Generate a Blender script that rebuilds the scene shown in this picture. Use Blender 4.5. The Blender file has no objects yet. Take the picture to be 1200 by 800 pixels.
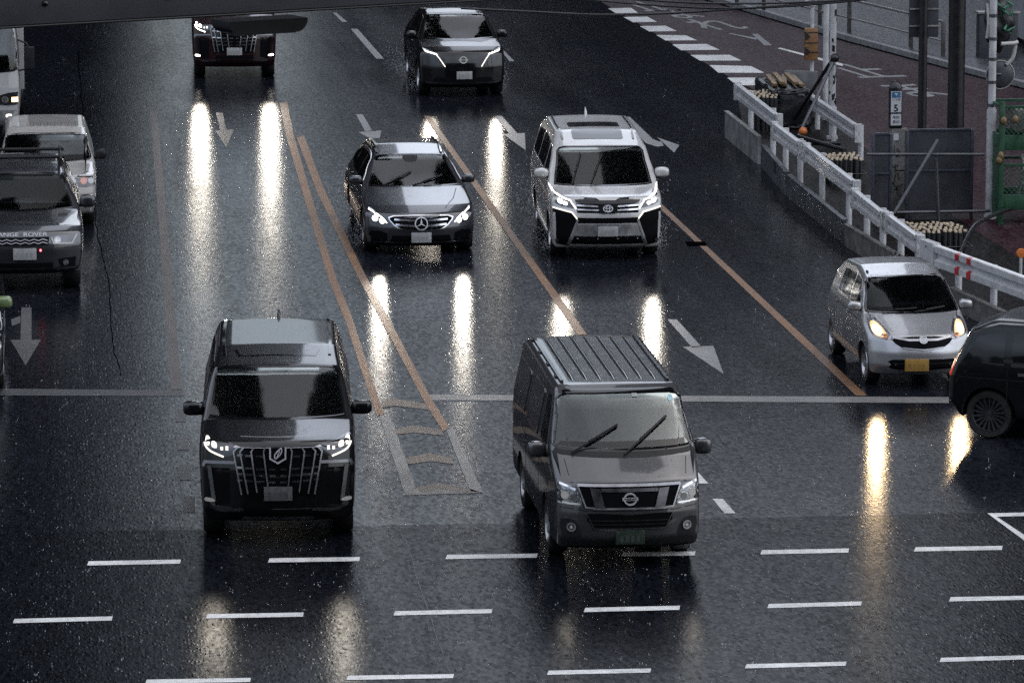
import bpy, bmesh, math, random
from mathutils import Vector, Matrix
from mathutils.bvhtree import BVHTree
R = math.radians
random.seed(7)
scene = bpy.context.scene
COL = scene.collection
# ------------------------------------------------------------------ camera
F = 5500.0                       # focal length in photo pixels (1200 wide)
PITCH = math.atan(930 / F)
CAM_H = math.cos(PITCH) / .086   # 11.47 m: a footbridge over the road
YAW = R(5.94)
cp, sp = math.cos(PITCH), math.sin(PITCH)
_f = Vector((math.sin(YAW) * cp, math.cos(YAW) * cp, -sp))
_r = Vector((math.cos(YAW), -math.sin(YAW), 0))
_u = Vector((math.sin(YAW) * sp, math.cos(YAW) * sp, cp))
CAM = Vector((0, 0, CAM_H))
def ray(px, py): return _f + _r * ((px - 600) / F) + _u * ((400 - py) / F)
def at(px, py, z=0.0):
    """world point at height z seen at a pixel of the photograph (surveying helper)"""
    d = ray(px, py); t = (z - CAM_H) / d.z
    return Vector((d.x * t, d.y * t, z))
def atY(px, py, Y):
    d = ray(px, py); return CAM + d * (Y / d.y)
cd = bpy.data.cameras.new('camera'); cam = bpy.data.objects.new('camera', cd); COL.objects.link(cam)
cam.location = CAM; cam.rotation_euler = (R(90) - PITCH, 0, -YAW)
cd.sensor_width = 36; cd.lens = 36 * F / 1200; cd.clip_start = .5; cd.clip_end = 3000
scene.camera = cam
# ------------------------------------------------------------------ materials
def nodes(name):
    m = bpy.data.materials.new(name); m.use_nodes = True
    nt = m.node_tree; return m, nt, nt.nodes['Principled BSDF']
def N(nt, typ, **kw):
    n = nt.nodes.new(typ)
    for k, v in kw.items():
        if k in n.inputs: n.inputs[k].default_value = v
        else: setattr(n, k, v)
    return n
def ramp(nt, fac, stops):
    n = nt.nodes.new('ShaderNodeValToRGB'); e = n.color_ramp.elements
    while len(e) < len(stops): e.new(.5)
    for q, (p, c) in zip(e, stops):
        q.position = p; q.color = (c, c, c, 1) if not isinstance(c, tuple) else (*c, 1)
    nt.links.new(fac, n.inputs[0]); return n.outputs[0]
def noise(nt, co, scale, detail=3, rough=.6, stretch=None):
    if stretch:
        mp = N(nt, 'ShaderNodeMapping'); mp.inputs['Scale'].default_value = stretch
        nt.links.new(co, mp.inputs[0]); co = mp.outputs[0]
    n = N(nt, 'ShaderNodeTexNoise', Scale=scale, Detail=detail, Roughness=rough)
    nt.links.new(co, n.inputs['Vector']); return n.outputs['Fac']
def pos(nt): return N(nt, 'ShaderNodeNewGeometry').outputs['Position']
def objco(nt): return N(nt, 'ShaderNodeTexCoord').outputs['Object']
def math_(nt, op, a, b):
    n = N(nt, 'ShaderNodeMath', operation=op)
    for i, v in enumerate((a, b)):
        if isinstance(v, (int, float)): n.inputs[i].default_value = v
        else: nt.links.new(v, n.inputs[i])
    return n.outputs[0]
def mixc(nt, fac, a, b):
    n = N(nt, 'ShaderNodeMix', data_type='RGBA')
    for i, v in ((0, fac), (6, a), (7, b)):
        if isinstance(v, (int, float)): n.inputs[i].default_value = v
        elif isinstance(v, tuple): n.inputs[i].default_value = (*v, 1)
        else: nt.links.new(v, n.inputs[i])
    return n.outputs[2]
def bump(nt, h, strength, dist):
    b = N(nt, 'ShaderNodeBump', Strength=strength, Distance=dist); nt.links.new(h, b.inputs['Height']); return b.outputs[0]
def plain(name, col, rough=.5, metal=0, coat=0, var=.25, vscale=6, spec=.5, emit=0, ecol=None, bmp=0):
    m, nt, p = nodes(name)
    co = objco(nt)
    if var:
        n = noise(nt, co, vscale, 4)
        lo = tuple(c * (1 - var) for c in col); hi = tuple(min(1, c * (1 + var)) for c in col)
        nt.links.new(ramp(nt, n, [(.3, lo), (.7, hi)]), p.inputs['Base Color'])
        nt.links.new(ramp(nt, n, [(.3, max(.02, rough * .8)), (.7, min(1, rough * 1.2))]), p.inputs['Roughness'])
    else:
        p.inputs['Base Color'].default_value = (*col, 1); p.inputs['Roughness'].default_value = rough
    p.inputs['Metallic'].default_value = metal; p.inputs['Coat Weight'].default_value = coat
    p.inputs['Coat Roughness'].default_value = .04; p.inputs['Specular IOR Level'].default_value = spec
    if bmp: nt.links.new(bump(nt, noise(nt, co, 40, 3), bmp, .01), p.inputs['Normal'])
    if emit:
        p.inputs['Emission Color'].default_value = (*(ecol or col), 1); p.inputs['Emission Strength'].default_value = emit
    return m
def wet_paint(name, col, metal=.0, rough=.3, beads=.12, coat=1):
    """clear-coated paint with rain beads standing on it"""
    m, nt, p = nodes(name); co = objco(nt)
    v = N(nt, 'ShaderNodeTexVoronoi', Scale=38.0, Randomness=1.0); nt.links.new(co, v.inputs['Vector'])
    b1 = ramp(nt, v.outputs['Distance'], [(.0, 1.), (.30, 0.)])
    msk = ramp(nt, noise(nt, co, 5, 4), [(.42, 0.), (.62, 1.)])
    h = math_(nt, 'MULTIPLY', b1, msk)
    nrm = bump(nt, h, beads, .006)
    nt.links.new(nrm, p.inputs['Coat Normal']); nt.links.new(nrm, p.inputs['Normal'])
    d = noise(nt, co, 2.2, 5, .7)
    nt.links.new(ramp(nt, d, [(.3, tuple(c * .85 for c in col)), (.7, tuple(min(1, c * 1.12) for c in col))]), p.inputs['Base Color'])
    p.inputs['Metallic'].default_value = metal; p.inputs['Roughness'].default_value = rough
    p.inputs['Specular IOR Level'].default_value = .12 if metal < .35 else .4
    p.inputs['Coat Weight'].default_value = coat; p.inputs['Coat Roughness'].default_value = .05; p.inputs['Coat IOR'].default_value = 1.5
    return m
def glass_mat(name, tint, ior=1.5):
    m = bpy.data.materials.new(name); m.use_nodes = True; nt = m.node_tree
    nt.nodes.remove(nt.nodes['Principled BSDF'])
    t = N(nt, 'ShaderNodeBsdfTransparent', Color=(*tint, 1)); g = N(nt, 'ShaderNodeBsdfGlossy', Roughness=.06)
    fr = N(nt, 'ShaderNodeFresnel', IOR=ior); mx = N(nt, 'ShaderNodeMixShader')
    co = objco(nt)
    h = noise(nt, co, 1.6, 2, .5)                               # the slight waviness of wet, wiped glass
    nr = bump(nt, h, .22, .02)
    nt.links.new(nr, g.inputs['Normal'])
    nt.links.new(fr.outputs[0], mx.inputs[0]); nt.links.new(t.outputs[0], mx.inputs[1]); nt.links.new(g.outputs[0], mx.inputs[2])
    nt.links.new(mx.outputs[0], nt.nodes['Material Output'].inputs[0]); return m
M = {}
M['black'] = wet_paint('black_paint', (.003, .003, .004), 0, .35, .12, .8)
M['wine'] = wet_paint('dark_red_black_paint', (.018, .006, .007), .2, .35)
M['grey'] = wet_paint('dark_grey_paint', (.056, .056, .060), .55, .38)
M['merc'] = wet_paint('graphite_paint', (.040, .042, .048), .6, .3)
M['pearl'] = wet_paint('pearl_white_paint', (.40, .395, .39), .15, .35, .2)
M['silver'] = wet_paint('silver_paint', (.34, .34, .35), .7, .36, .25)
M['navy'] = wet_paint('blue_black_paint', (.010, .011, .014), .3, .3)
M['rrgrey'] = wet_paint('slate_paint', (.030, .032, .038), .5, .3)
M['cream'] = wet_paint('cream_white_paint', (.30, .285, .27), 0, .4, .2)
M['truckw'] = wet_paint('truck_white_paint', (.30, .30, .30), 0, .45, .2)
M['taxi'] = wet_paint('indigo_black_paint', (.003, .003, .0045), 0, .35, .1, .45)
M['cabin'] = plain('cabin_lining', (.022, .022, .024), .8)
M['seat'] = plain('seat_cloth', (.13, .125, .12), .85)
M['glass'] = glass_mat('windscreen_glass', (.62, .66, .66))
M['dimglass'] = glass_mat('dim_reflection_windscreen', (.5, .53, .54), 1.22)  # index lowered so the sky reflection stays dark on these windscreens
M['dglass'] = glass_mat('privacy_glass', (.045, .047, .05))
M['gloss'] = plain('gloss_black_plastic', (.004, .004, .005), .12, spec=.3, coat=.2)
M['plastic'] = plain('black_plastic', (.010, .010, .011), .5, spec=.25)
M['mesh'] = plain('dark_grille_mesh', (.003, .003, .004), .7, spec=.06)
M['chrome'] = plain('chrome_trim', (.62, .62, .64), .16, 1)
M['badge'] = plain('satin_silver_badge', (.42, .42, .44), .4, .35)
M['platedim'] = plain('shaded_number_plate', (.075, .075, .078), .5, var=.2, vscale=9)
M['smudgey'] = plain('yellow_plate_digits', (.20, .115, .026), .5)
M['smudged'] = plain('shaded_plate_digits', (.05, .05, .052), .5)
M['dchrome'] = plain('smoked_chrome', (.20, .20, .21), .36, 1)
M['steel'] = plain('brushed_silver_trim', (.34, .34, .35), .35, .8)
M['rubber'] = plain('wet_tyre_rubber', (.012, .012, .012), .45)
M['rim'] = plain('alloy_rim', (.38, .38, .40), .3, .9)
M['drim'] = plain('dark_alloy_rim', (.10, .10, .11), .3, .9)
M['plate'] = plain('number_plate_white', (.26, .26, .26), .5, var=.2, vscale=9)
M['plateg'] = plain('number_plate_green', (.010, .022, .014), .5, var=.5, vscale=9)
M['platey'] = plain('number_plate_yellow', (.26, .15, .03), .5, var=.15, vscale=9)
M['smudge'] = plain('faded_plate_digits', (.21, .21, .21), .5, var=.1)
M['smudgeg'] = plain('dull_plate_digits', (.03, .04, .034), .5, var=.1)
M['led'] = plain('white_led', (.5, .49, .46), .3, var=0, emit=1.7, ecol=(1, .95, .85))
M['ledw'] = plain('dim_white_led', (.4, .38, .35), .3, var=0, emit=.45, ecol=(1, .93, .8))
M['led0'] = plain('faint_led', (.22, .22, .22), .3, var=0, emit=.03, ecol=(1, .95, .88))
M['halogen'] = plain('halogen_glow', (.5, .35, .2), .3, var=0, emit=1.3, ecol=(1, .62, .26))
M['amber'] = plain('amber_lens', (.45, .12, .02), .2, coat=1)
M['red'] = plain('red_lens', (.35, .012, .012), .2, coat=1, emit=.12, ecol=(1, .05, .03))
M['reflector'] = plain('lamp_reflector', (.24, .24, .25), .18, .9, var=.6, vscale=26, bmp=.6)
M['smoke'] = plain('smoked_lamp_housing', (.03, .03, .035), .08, .5, coat=1)
# ------------------------------------------------------------------ mesh helpers
def link(name, bm, mats, parent=None, smooth=None, recalc=True):
    if recalc: bmesh.ops.recalc_face_normals(bm, faces=bm.faces[:])
    me = bpy.data.meshes.new(name); bm.to_mesh(me); bm.free()
    for m in (mats if isinstance(mats, (list, tuple)) else [mats]): me.materials.append(m)
    o = bpy.data.objects.new(name, me); COL.objects.link(o)
    if parent: o.parent = parent
    if smooth is not None:
        me.polygons.foreach_set('use_smooth', [True] * len(me.polygons))
        me.set_sharp_from_angle(angle=R(smooth))
    return o
def tag(o, label=None, cat=None, group=None, kind=None):
    if label: o['label'] = label
    if cat: o['category'] = cat
    if group: o['group'] = group
    if kind: o['kind'] = kind
    return o
def empty(name, loc, rz=0, parent=None):
    o = bpy.data.objects.new(name, None); COL.objects.link(o); o.location = loc; o.rotation_euler = (0, 0, rz)
    o.empty_display_size = .2
    if parent: o.parent = parent
    return o
def thing(name, loc, label, cat, group=None, rz=0): return tag(empty(name, loc, rz), label, cat, group)
def box(bm, x0, x1, y0, y1, z0, z1, bev=0, mat=0, mtx=None):
    t = bmesh.new()
    vs = [t.verts.new((x, y, z)) for x in (x0, x1) for y in (y0, y1) for z in (z0, z1)]
    for q in ((0, 1, 3, 2), (4, 6, 7, 5), (0, 4, 5, 1), (2, 3, 7, 6), (0, 2, 6, 4), (1, 5, 7, 3)): t.faces.new([vs[i] for i in q])
    if bev: bmesh.ops.bevel(t, geom=t.edges[:], offset=bev, segments=2, affect='EDGES', profile=.6)
    bmesh.ops.recalc_face_normals(t, faces=t.faces[:])
    if mtx: t.transform(mtx)
    for f in t.faces: f.material_index = mat
    me = bpy.data.meshes.new('tmp'); t.to_mesh(me); t.free(); bm.from_mesh(me); bpy.data.meshes.remove(me)
def tube(bm, pts, r, seg=10, mat=0, cap=True):
    pts = [Vector(p) for p in pts]; rs = r if isinstance(r, (list, tuple)) else [r] * len(pts)
    rings = []; up = None
    for i, p in enumerate(pts):
        d = (pts[min(i + 1, len(pts) - 1)] - pts[max(i - 1, 0)]).normalized()
        if up is None or abs(up.dot(d)) > .95: up = Vector((0, 0, 1)) if abs(d.z) < .9 else Vector((1, 0, 0))
        a = d.cross(up).normalized(); b = d.cross(a).normalized()
        rings.append([bm.verts.new(p + (a * math.cos(t) + b * math.sin(t)) * rs[i]) for t in [2 * math.pi * k / seg for k in range(seg)]])
    for A, B in zip(rings, rings[1:]):
        for k in range(seg): bm.faces.new((A[k], A[(k + 1) % seg], B[(k + 1) % seg], B[k])).material_index = mat
    if cap:
        bm.faces.new(rings[0][::-1]).material_index = mat; bm.faces.new(rings[-1]).material_index = mat
def lathe(bm, prof, mtx, seg=28, mat=0, close=False):
    rings = [[bm.verts.new(mtx @ Vector((r * math.cos(2 * math.pi * k / seg), r * math.sin(2 * math.pi * k / seg), h))) for k in range(seg)] for r, h in prof]
    prs = list(zip(rings, rings[1:])) + ([(rings[-1], rings[0])] if close else [])
    for A, B in prs:
        for k in range(seg): bm.faces.new((A[k], A[(k + 1) % seg], B[(k + 1) % seg], B[k])).material_index = mat
def sm(pts, k=4, closed=True):
    n = len(pts); out = []
    for i in range(n if closed else n - 1):
        g = (lambda j: pts[j % n]) if closed else (lambda j: pts[min(max(j, 0), n - 1)])
        p0, p1, p2, p3 = g(i - 1), g(i), g(i + 1), g(i + 2)
        for t in [j / k for j in range(k)]:
            out.append(tuple(.5 * (2 * b + (c - a) * t + (2 * a - 5 * b + 4 * c - d) * t * t + (3 * b - a - 3 * c + d) * t ** 3) for a, b, c, d in zip(p0, p1, p2, p3)))
    if not closed: out.append(tuple(pts[-1]))
    return out
def ribbon(pts, w, closed=False):
    n = len(pts); L, Rr = [], []
    for i in range(n):
        a = Vector(pts[(i - 1) % n] if closed or i else pts[0]); b = Vector(pts[i]); c = Vector(pts[(i + 1) % n] if closed or i < n - 1 else pts[-1])
        d1 = (b - a); d2 = (c - b)
        d1 = d1.normalized() if d1.length > 1e-6 else d2.normalized(); d2 = d2.normalized() if d2.length > 1e-6 else d1
        t = (d1 + d2).normalized(); nn = Vector((-t.y, t.x)); k = min(1.8, 1 / max(.3, nn.dot(Vector((-d1.y, d1.x)))))
        L.append(tuple(b + nn * w / 2 * k)); Rr.append(tuple(b - nn * w / 2 * k))
    return [[L[i], L[(i + 1) % n], Rr[(i + 1) % n], Rr[i]] for i in range(n if closed else n - 1)]
def rrect(x0, x1, y0, y1, r=.06):
    return [(cx + r * math.cos(t), cy + r * math.sin(t)) for cx, cy, t0 in ((x1 - r, y1 - r, 0), (x0 + r, y1 - r, 90), (x0 + r, y0 + r, 180), (x1 - r, y0 + r, 270)) for t in [R(t0 + 18 * k) for k in range(6)]]
def circ(x, y, r, n=16, ry=None): return [(x + r * math.cos(2 * math.pi * i / n), y + (ry or r) * math.sin(2 * math.pi * i / n)) for i in range(n)]
def mir(p): return [(-x, y) for x, y in p][::-1]
def both(polys): return list(polys) + [mir(p) for p in polys]
def quad(x0, x1, y0, y1): return [(x0, y0), (x1, y0), (x1, y1), (x0, y1)]
def text_polys(txt, size, cx=0, cy=0, sx=1, bold=0):
    c = bpy.data.curves.new('t', 'FONT'); c.body = txt; c.size = size; c.align_x = 'CENTER'; c.align_y = 'CENTER'; c.offset = bold
    o = bpy.data.objects.new('t', c); COL.objects.link(o)
    dg = bpy.context.evaluated_depsgraph_get(); dg.update()
    me = bpy.data.meshes.new_from_object(o.evaluated_get(dg))
    P = [[(me.vertices[v].co.x * sx + cx, me.vertices[v].co.y + cy) for v in f.vertices] for f in me.polygons]
    bpy.data.objects.remove(o); bpy.data.curves.remove(c); bpy.data.meshes.remove(me)
    return P
def lerp_tab(tab, v):
    if v <= tab[0][0]: return tab[0][1]
    for (a, p), (b, q) in zip(tab, tab[1:]):
        if v <= b:
            t = (v - a) / (b - a); t = t * t * (3 - 2 * t) * .5 + t * .5
            return p + (q - p) * t
    return tab[-1][1]
def fillet(pts, maxl=.14):
    n = len(pts); out = []
    for i in range(n):
        p = Vector(pts[i][:2]); a = Vector(pts[i - 1][:2]); b = Vector(pts[(i + 1) % n][:2]); r = pts[i][2]
        da, db = (a - p), (b - p); ang = da.angle(db); t = r / max(.05, math.tan(ang / 2))
        t = min(t, .46 * da.length, .46 * db.length)
        s, e = p + da.normalized() * t, p + db.normalized() * t
        k = 6
        for j in range(k + 1):
            u = j / k; out.append(s * (1 - u) ** 2 + p * 2 * u * (1 - u) + e * u * u)
    res = []
    for i, p in enumerate(out):
        q = out[(i + 1) % len(out)]; m = max(1, int((q - p).length / maxl))
        for j in range(m): res.append(p.lerp(q, j / m))
    cl = []
    for p in res:
        if not cl or (p - cl[-1]).length > .004: cl.append(p)
    return cl
# ------------------------------------------------------------------ vehicles
class Car:
    SPLIT = {'grille_frame', 'roof_rail', 'inner_lamp', 'grille_bar', 'hood_seam', 'tail_lamp', 'headlight_lens', 'daytime_running_light', 'rail_mount', 'intake_slat', 'headlight_bezel'}
    def __init__(s, name, label, cat, X, Y, yaw, prof, W, paint, plan=((0, .97), (.6, 1.0), (9, 1.0)), bow=.2, bowr=.12, crown=.03, r=.065, group=None):
        s.root = thing(name, (X, Y, 0), label, cat, group, -yaw)
        s.W, s.plan, s.bow, s.bowr, s.crown, s.L = W, plan, bow, bowr, crown, max(p[0] for p in prof)
        s.H = max(p[1] for p in prof); s.paint = paint; s.wmax = max(w for _, w in W)
        s.bm = s.shell(fillet(prof), r); s.bvh = BVHTree.FromBMesh(s.bm); s.cutters = []
    def hw(s, y, z): return lerp_tab(s.W, z) * lerp_tab(s.plan, y)
    def deform(s, v):
        x, y, z = v; t = min(1.1, abs(x) / s.wmax)
        f = max(0, 1 - y / (s.L * .45)); b = max(0, 1 - (s.L - y) / (s.L * .3))
        y2 = y + s.bow * t ** 2.4 * f ** 1.3 - s.bowr * t ** 2.4 * b
        z2 = z - s.crown * t * t * min(1, max(0, (z - .45 * s.H) / (.25 * s.H)))
        return Vector((x, y2, z2))
    def shell(s, P, r):
        bm = bmesh.new(); n = len(P)
        area = sum(P[i].x * P[(i + 1) % n].y - P[(i + 1) % n].x * P[i].y for i in range(n))
        sg = 1 if area > 0 else -1
        nrm = []
        for i in range(n):
            t = (P[(i + 1) % n] - P[i - 1]).normalized(); nrm.append(Vector((-t.y, t.x)) * sg)
        cols = []
        loops = []
        for sx in (-1, 1):
            seq = []
            for j in range(5):
                a = j / 4 * math.pi / 2
                seq.append([(sx, P[i] + nrm[i] * r * (1 - math.cos(a)), s.hw(*(P[i] + nrm[i] * r)) - r + r * math.sin(a)) for i in range(n)])
            loops.append(seq)
        rows = []
        for seq in loops[0][::-1]: rows.append([bm.verts.new((-w, p.x, p.y)) for _, p, w in seq])
        base = [(p, w) for _, p, w in loops[1][0]]
        for k in range(1, 10): rows.append([bm.verts.new((w * (-1 + 2 * k / 10), p.x, p.y)) for p, w in base])
        for seq in loops[1]: rows.append([bm.verts.new((w, p.x, p.y)) for _, p, w in seq])
        for A, B in zip(rows, rows[1:]):
            for i in range(n): bm.faces.new((A[i], A[(i + 1) % n], B[(i + 1) % n], B[i]))
        keep = set(v for rw in rows for v in rw)
        for f in (bm.faces.new(rows[0]), bm.faces.new(rows[-1][::-1])): f.material_index = 1
        for (ax, lo, hi, st) in ((1, .15, s.L, .22), (2, .25, s.H, .12)):
            v = lo
            while v < hi:
                fs = [f for f in bm.faces if f.material_index == 1]
                co = [0, 0, 0]; no = [0, 0, 0]; co[ax] = v; no[ax] = 1
                bmesh.ops.bisect_plane(bm, geom=fs + list({e for f in fs for e in f.edges}) + list({vv for f in fs for vv in f.verts}), plane_co=co, plane_no=no, dist=1e-4)
                v += st
        for v in bm.verts:
            if v not in keep: v.co.x = math.copysign(s.hw(v.co.y, v.co.z), v.co.x)
        for f in bm.faces: f.material_index = 0
        bmesh.ops.triangulate(bm, faces=[f for f in bm.faces if len(f.verts) > 4])
        for v in bm.verts: v.co = s.deform(v.co)
        bmesh.ops.recalc_face_normals(bm, faces=bm.faces[:])
        return bm
    # ---- surface patches
    def hit(s, u, v, face):
        o, d = {'F': ((u, -3, v), (0, 1, 0)), 'B': ((u, 12, v), (0, -1, 0)), 'L': ((-4, u, v), (1, 0, 0)), 'R': ((4, u, v), (-1, 0, 0)), 'T': ((u, v, 6), (0, 0, -1))}[face]
        h = s.bvh.ray_cast(Vector(o), Vector(d))
        if h[0] is None:
            q = Vector(o) + Vector(d) * (3.1 if face == 'F' else 3.2); h = s.bvh.find_nearest(q)
        return h[0], -Vector(d)
    def patch(s, name, polys, face, mat, out=.006, sink=.012, parent=None, h=.07, smooth=50, tilt=None):
        bm = bmesh.new()
        for p in polys:
            try: bm.faces.new([bm.verts.new((a, b, 0)) for a, b in p])
            except ValueError: pass
        bmesh.ops.remove_doubles(bm, verts=bm.verts[:], dist=1e-4)
        if name in s.SPLIT:                                    # separate pieces become separate parts
            left = set(bm.faces); isl = []
            while left:
                st = [left.pop()]; cur = list(st)
                while st:
                    f = st.pop()
                    for v in f.verts:
                        for g in v.link_faces:
                            if g in left: left.discard(g); st.append(g); cur.append(g)
                isl.append([[(v.co.x, v.co.y) for v in f.verts] for f in cur])
            if len(isl) > 1:
                bm.free(); isl.sort()
                return [s.patch(name, q, face, mat, out, sink, parent, h, smooth) for q in isl][0]
        xs = [v.co.x for v in bm.verts]; ys = [v.co.y for v in bm.verts]
        for ax, lo, hi in ((0, min(xs), max(xs)), (1, min(ys), max(ys))):
            k = max(0, int((hi - lo) / h))
            for i in range(1, k + 1):
                co = [0, 0, 0]; no = [0, 0, 0]; co[ax] = lo + (hi - lo) * i / (k + 1); no[ax] = 1
                bmesh.ops.bisect_plane(bm, geom=bm.verts[:] + bm.edges[:] + bm.faces[:], plane_co=co, plane_no=no, dist=1e-5)
        bmesh.ops.triangulate(bm, faces=[f for f in bm.faces if len(f.verts) > 4])
        d = None
        for v in bm.verts:
            p, d = s.hit(v.co.x, v.co.y, face); v.co = p - d * sink
        ret = bmesh.ops.extrude_face_region(bm, geom=bm.faces[:])
        for g in ret['geom']:
            if isinstance(g, bmesh.types.BMVert): g.co += d * (sink + out)
        return link(name, bm, mat, parent or s.root, smooth)
    # ---- openings and shell
    def cut_prism(s, poly, face, a, b, inset=.0):
        bm = bmesh.new(); lo, hi = [], []
        for u, v in poly:
            if face == 'F': lo.append((u, a, v)); hi.append((u, b, v))
            else: lo.append((a, u, v)); hi.append((b, u, v))
        A = [bm.verts.new(p) for p in lo]; B = [bm.verts.new(p) for p in hi]; n = len(A)
        bm.faces.new(A); bm.faces.new(B[::-1])
        for i in range(n): bm.faces.new((A[i], B[i], B[(i + 1) % n], A[(i + 1) % n]))
        s.cutters.append(bm)
    def finish(s, wheels, wr, ww=.22, rim='rim', spokes=10, rim_r=.68, name='body'):
        for y in wheels:
            for sx in (-1, 1):
                bm = bmesh.new(); w = s.wmax
                mt = Matrix.Translation((sx * (w - .05), y, wr)) @ Matrix.Rotation(R(90), 4, 'Y')
                bmesh.ops.create_cone(bm, cap_ends=True, segments=40, radius1=wr + .045, radius2=wr + .045, depth=.5, matrix=mt)
                s.cutters.append(bm)
        body = link(name, s.bm, [s.paint, M['cabin']], s.root)
        for bm in s.cutters:
            for f in bm.faces: f.material_index = 1
            c = link('cut', bm, [s.paint, M['cabin']], None); c.parent = s.root
            m = body.modifiers.new('b', 'BOOLEAN'); m.operation = 'DIFFERENCE'; m.object = c; m.solver = 'MANIFOLD'
        dg = bpy.context.evaluated_depsgraph_get(); dg.update()
        me = bpy.data.meshes.new_from_object(body.evaluated_get(dg))
        cs = [m.object for m in body.modifiers]; body.modifiers.clear(); body.data = me; me.name = name
        for c in cs: bpy.data.objects.remove(c)
        me.polygons.foreach_set('use_smooth', [True] * len(me.polygons)); me.set_sharp_from_angle(angle=R(38))
        s.body = body
        # wheels
        wm = rimm = None
        for y in wheels:
            for sx in (-1, 1):
                hwv = s.hw(y, wr)
                if wm is None:
                    bm = bmesh.new(); rr = wr * rim_r; I = Matrix.Identity(4)
                    lathe(bm, [(rr, -ww / 2), (wr * .93, -ww / 2 - .005), (wr, -ww / 2 + .03), (wr, ww / 2 - .03), (wr * .93, ww / 2 + .005), (rr, ww / 2), (rr * .98, 0)], I, 36, close=True)
                    o = link('wheel', bm, M['rubber'], s.root, 40); wm = o.data
                    bm = bmesh.new()
                    lathe(bm, [(rr, ww / 2 - .005), (rr * .97, ww / 2 + .006), (rr * .92, ww / 2 - .01), (rr * .88, .0), (.01, -.01)], I, 36)
                    lathe(bm, [(.001, ww / 2 - .01), (rr * .16, ww / 2 - .012), (rr * .2, ww / 2 - .05)], I, 18)
                    for k in range(spokes):
                        a = 2 * math.pi * k / spokes
                        mt = Matrix.Rotation(a, 4, 'Z')
                        w0 = 1.5 * rr / spokes
                        vs = [bm.verts.new(mt @ Vector(p)) for p in ((rr * .13, -w0 * .45, ww / 2 - .03), (rr * .13, w0 * .45, ww / 2 - .03), (rr * .93, w0 * .6, ww / 2 - .008), (rr * .93, -w0 * .6, ww / 2 - .008))]
                        f = bm.faces.new(vs); r_ = bmesh.ops.extrude_face_region(bm, geom=[f])
                        for g in r_['geom']:
                            if isinstance(g, bmesh.types.BMVert): g.co.z -= .035
                    q = link('rim', bm, M[rim], o, 40); rimm = q.data
                else:
                    o = bpy.data.objects.new('wheel', wm); COL.objects.link(o); o.parent = s.root
                    q = bpy.data.objects.new('rim', rimm); COL.objects.link(q); q.parent = o
                o.location = (sx * (hwv - ww / 2 - .015), y, wr); o.rotation_euler = (0, R(90) * sx, 0)
        return body
    # ---- common fittings
    def windscreen(s, poly, wy, depth=1.5, frame=.03, cabin=None, mat='glass', seats=True, pane='windscreen'):
        """glass on the body surface, the cabin cut out behind it"""
        s.patch(pane, [poly], 'F', M[mat], out=.004, sink=.002, h=.1)
        cx = sum(p[0] for p in poly) / len(poly); cz = sum(p[1] for p in poly) / len(poly)
        ins = [(cx + (x - cx) * .975, cz + (z - cz) * .96) for x, z in poly]
        s.cut_prism(ins, 'F', -2, wy + depth)
        zb = min(z for _, z in poly); zt = max(z for _, z in poly); w = max(x for x, _ in poly)
        if frame:
            s.patch(pane + '_surround', ribbon(poly, frame, True), 'F', M['gloss'], out=.007, sink=.004, h=.1)
        if seats:
            bm = bmesh.new(); box(bm, -w * .86, w * .86, wy + .45, wy + .62, zb - .02, zb + .05, .03)
            box(bm, -w * .62, -w * .22, wy + .50, wy + .66, zb, zb + .11, .03)
            link('dashboard', bm, M['cabin'], s.root, 40)
            bm = bmesh.new(); lathe(bm, [(.19 + .017 * math.cos(a), .017 * math.sin(a)) for a in [2 * math.pi * k / 8 for k in range(8)]], Matrix.Translation((-w * .46, wy + .72, zb + .02)) @ Matrix.Rotation(R(65), 4, 'X'), 24, close=True)
            link('steering_wheel', bm, M['plastic'], s.root, 60)
            for sx in (-1, 1):
                bm = bmesh.new(); x = sx * w * .46; y = wy + 1.28
                box(bm, x - .23, x + .23, y - .07, y + .07, zb - .1, zb + (zt - zb) * .55, .06, mtx=None)
                box(bm, x - .12, x + .12, y - .05, y + .05, zb + (zt - zb) * .58, zb + (zt - zb) * .86, .045)
                link('seat', bm, M['seat'], s.root, 50)
    def side_windows(s, polys, mat='dglass'):
        for p in polys:
            cy = sum(q[0] for q in p) / len(p); cz = sum(q[1] for q in p) / len(p)
            s.cut_prism([(cy + (y - cy) * .96, cz + (z - cz) * .93) for y, z in p], 'S', -3, 3)
            for f in 'LR': s.patch('side_window', [p], f, M[mat], out=.004, sink=.002, h=.15)
    def lines(s, pls, w=.012, mat='plastic', name='door_seam', faces='LR'):
        for f in faces: s.patch(name, [q for pl in pls for q in ribbon(pl, w)], f, M[mat], out=.0015, sink=.002, h=.12)
    def mirrors(s, y, z, sz=(.13, .10, .085), mat=None, dx=.13):
        for sx in (-1, 1):
            x = s.hw(y, z)
            bm = bmesh.new(); bmesh.ops.create_uvsphere(bm, u_segments=20, v_segments=12, radius=1)
            for v in bm.verts:
                c = v.co; c.x, c.y, c.z = (math.copysign(abs(c.x) ** .6, c.x) * sz[0], math.copysign(abs(c.y) ** .7, c.y) * sz[1], math.copysign(abs(c.z) ** .6, c.z) * sz[2])
                if c.y > sz[1] * .55: c.y = sz[1] * .55
                c.x += sx * (x + dx); c.y += y; c.z += z
            o = link('wing_mirror', bm, mat or s.paint, s.root, 50)
            bm = bmesh.new(); tube(bm, [(sx * (x - .03), y + .02, z - sz[2] * .8), (sx * (x + dx * .7), y + .01, z - sz[2] * .6)], .028, 8)
            link('mirror_arm', bm, M['plastic'], o, 50)
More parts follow.
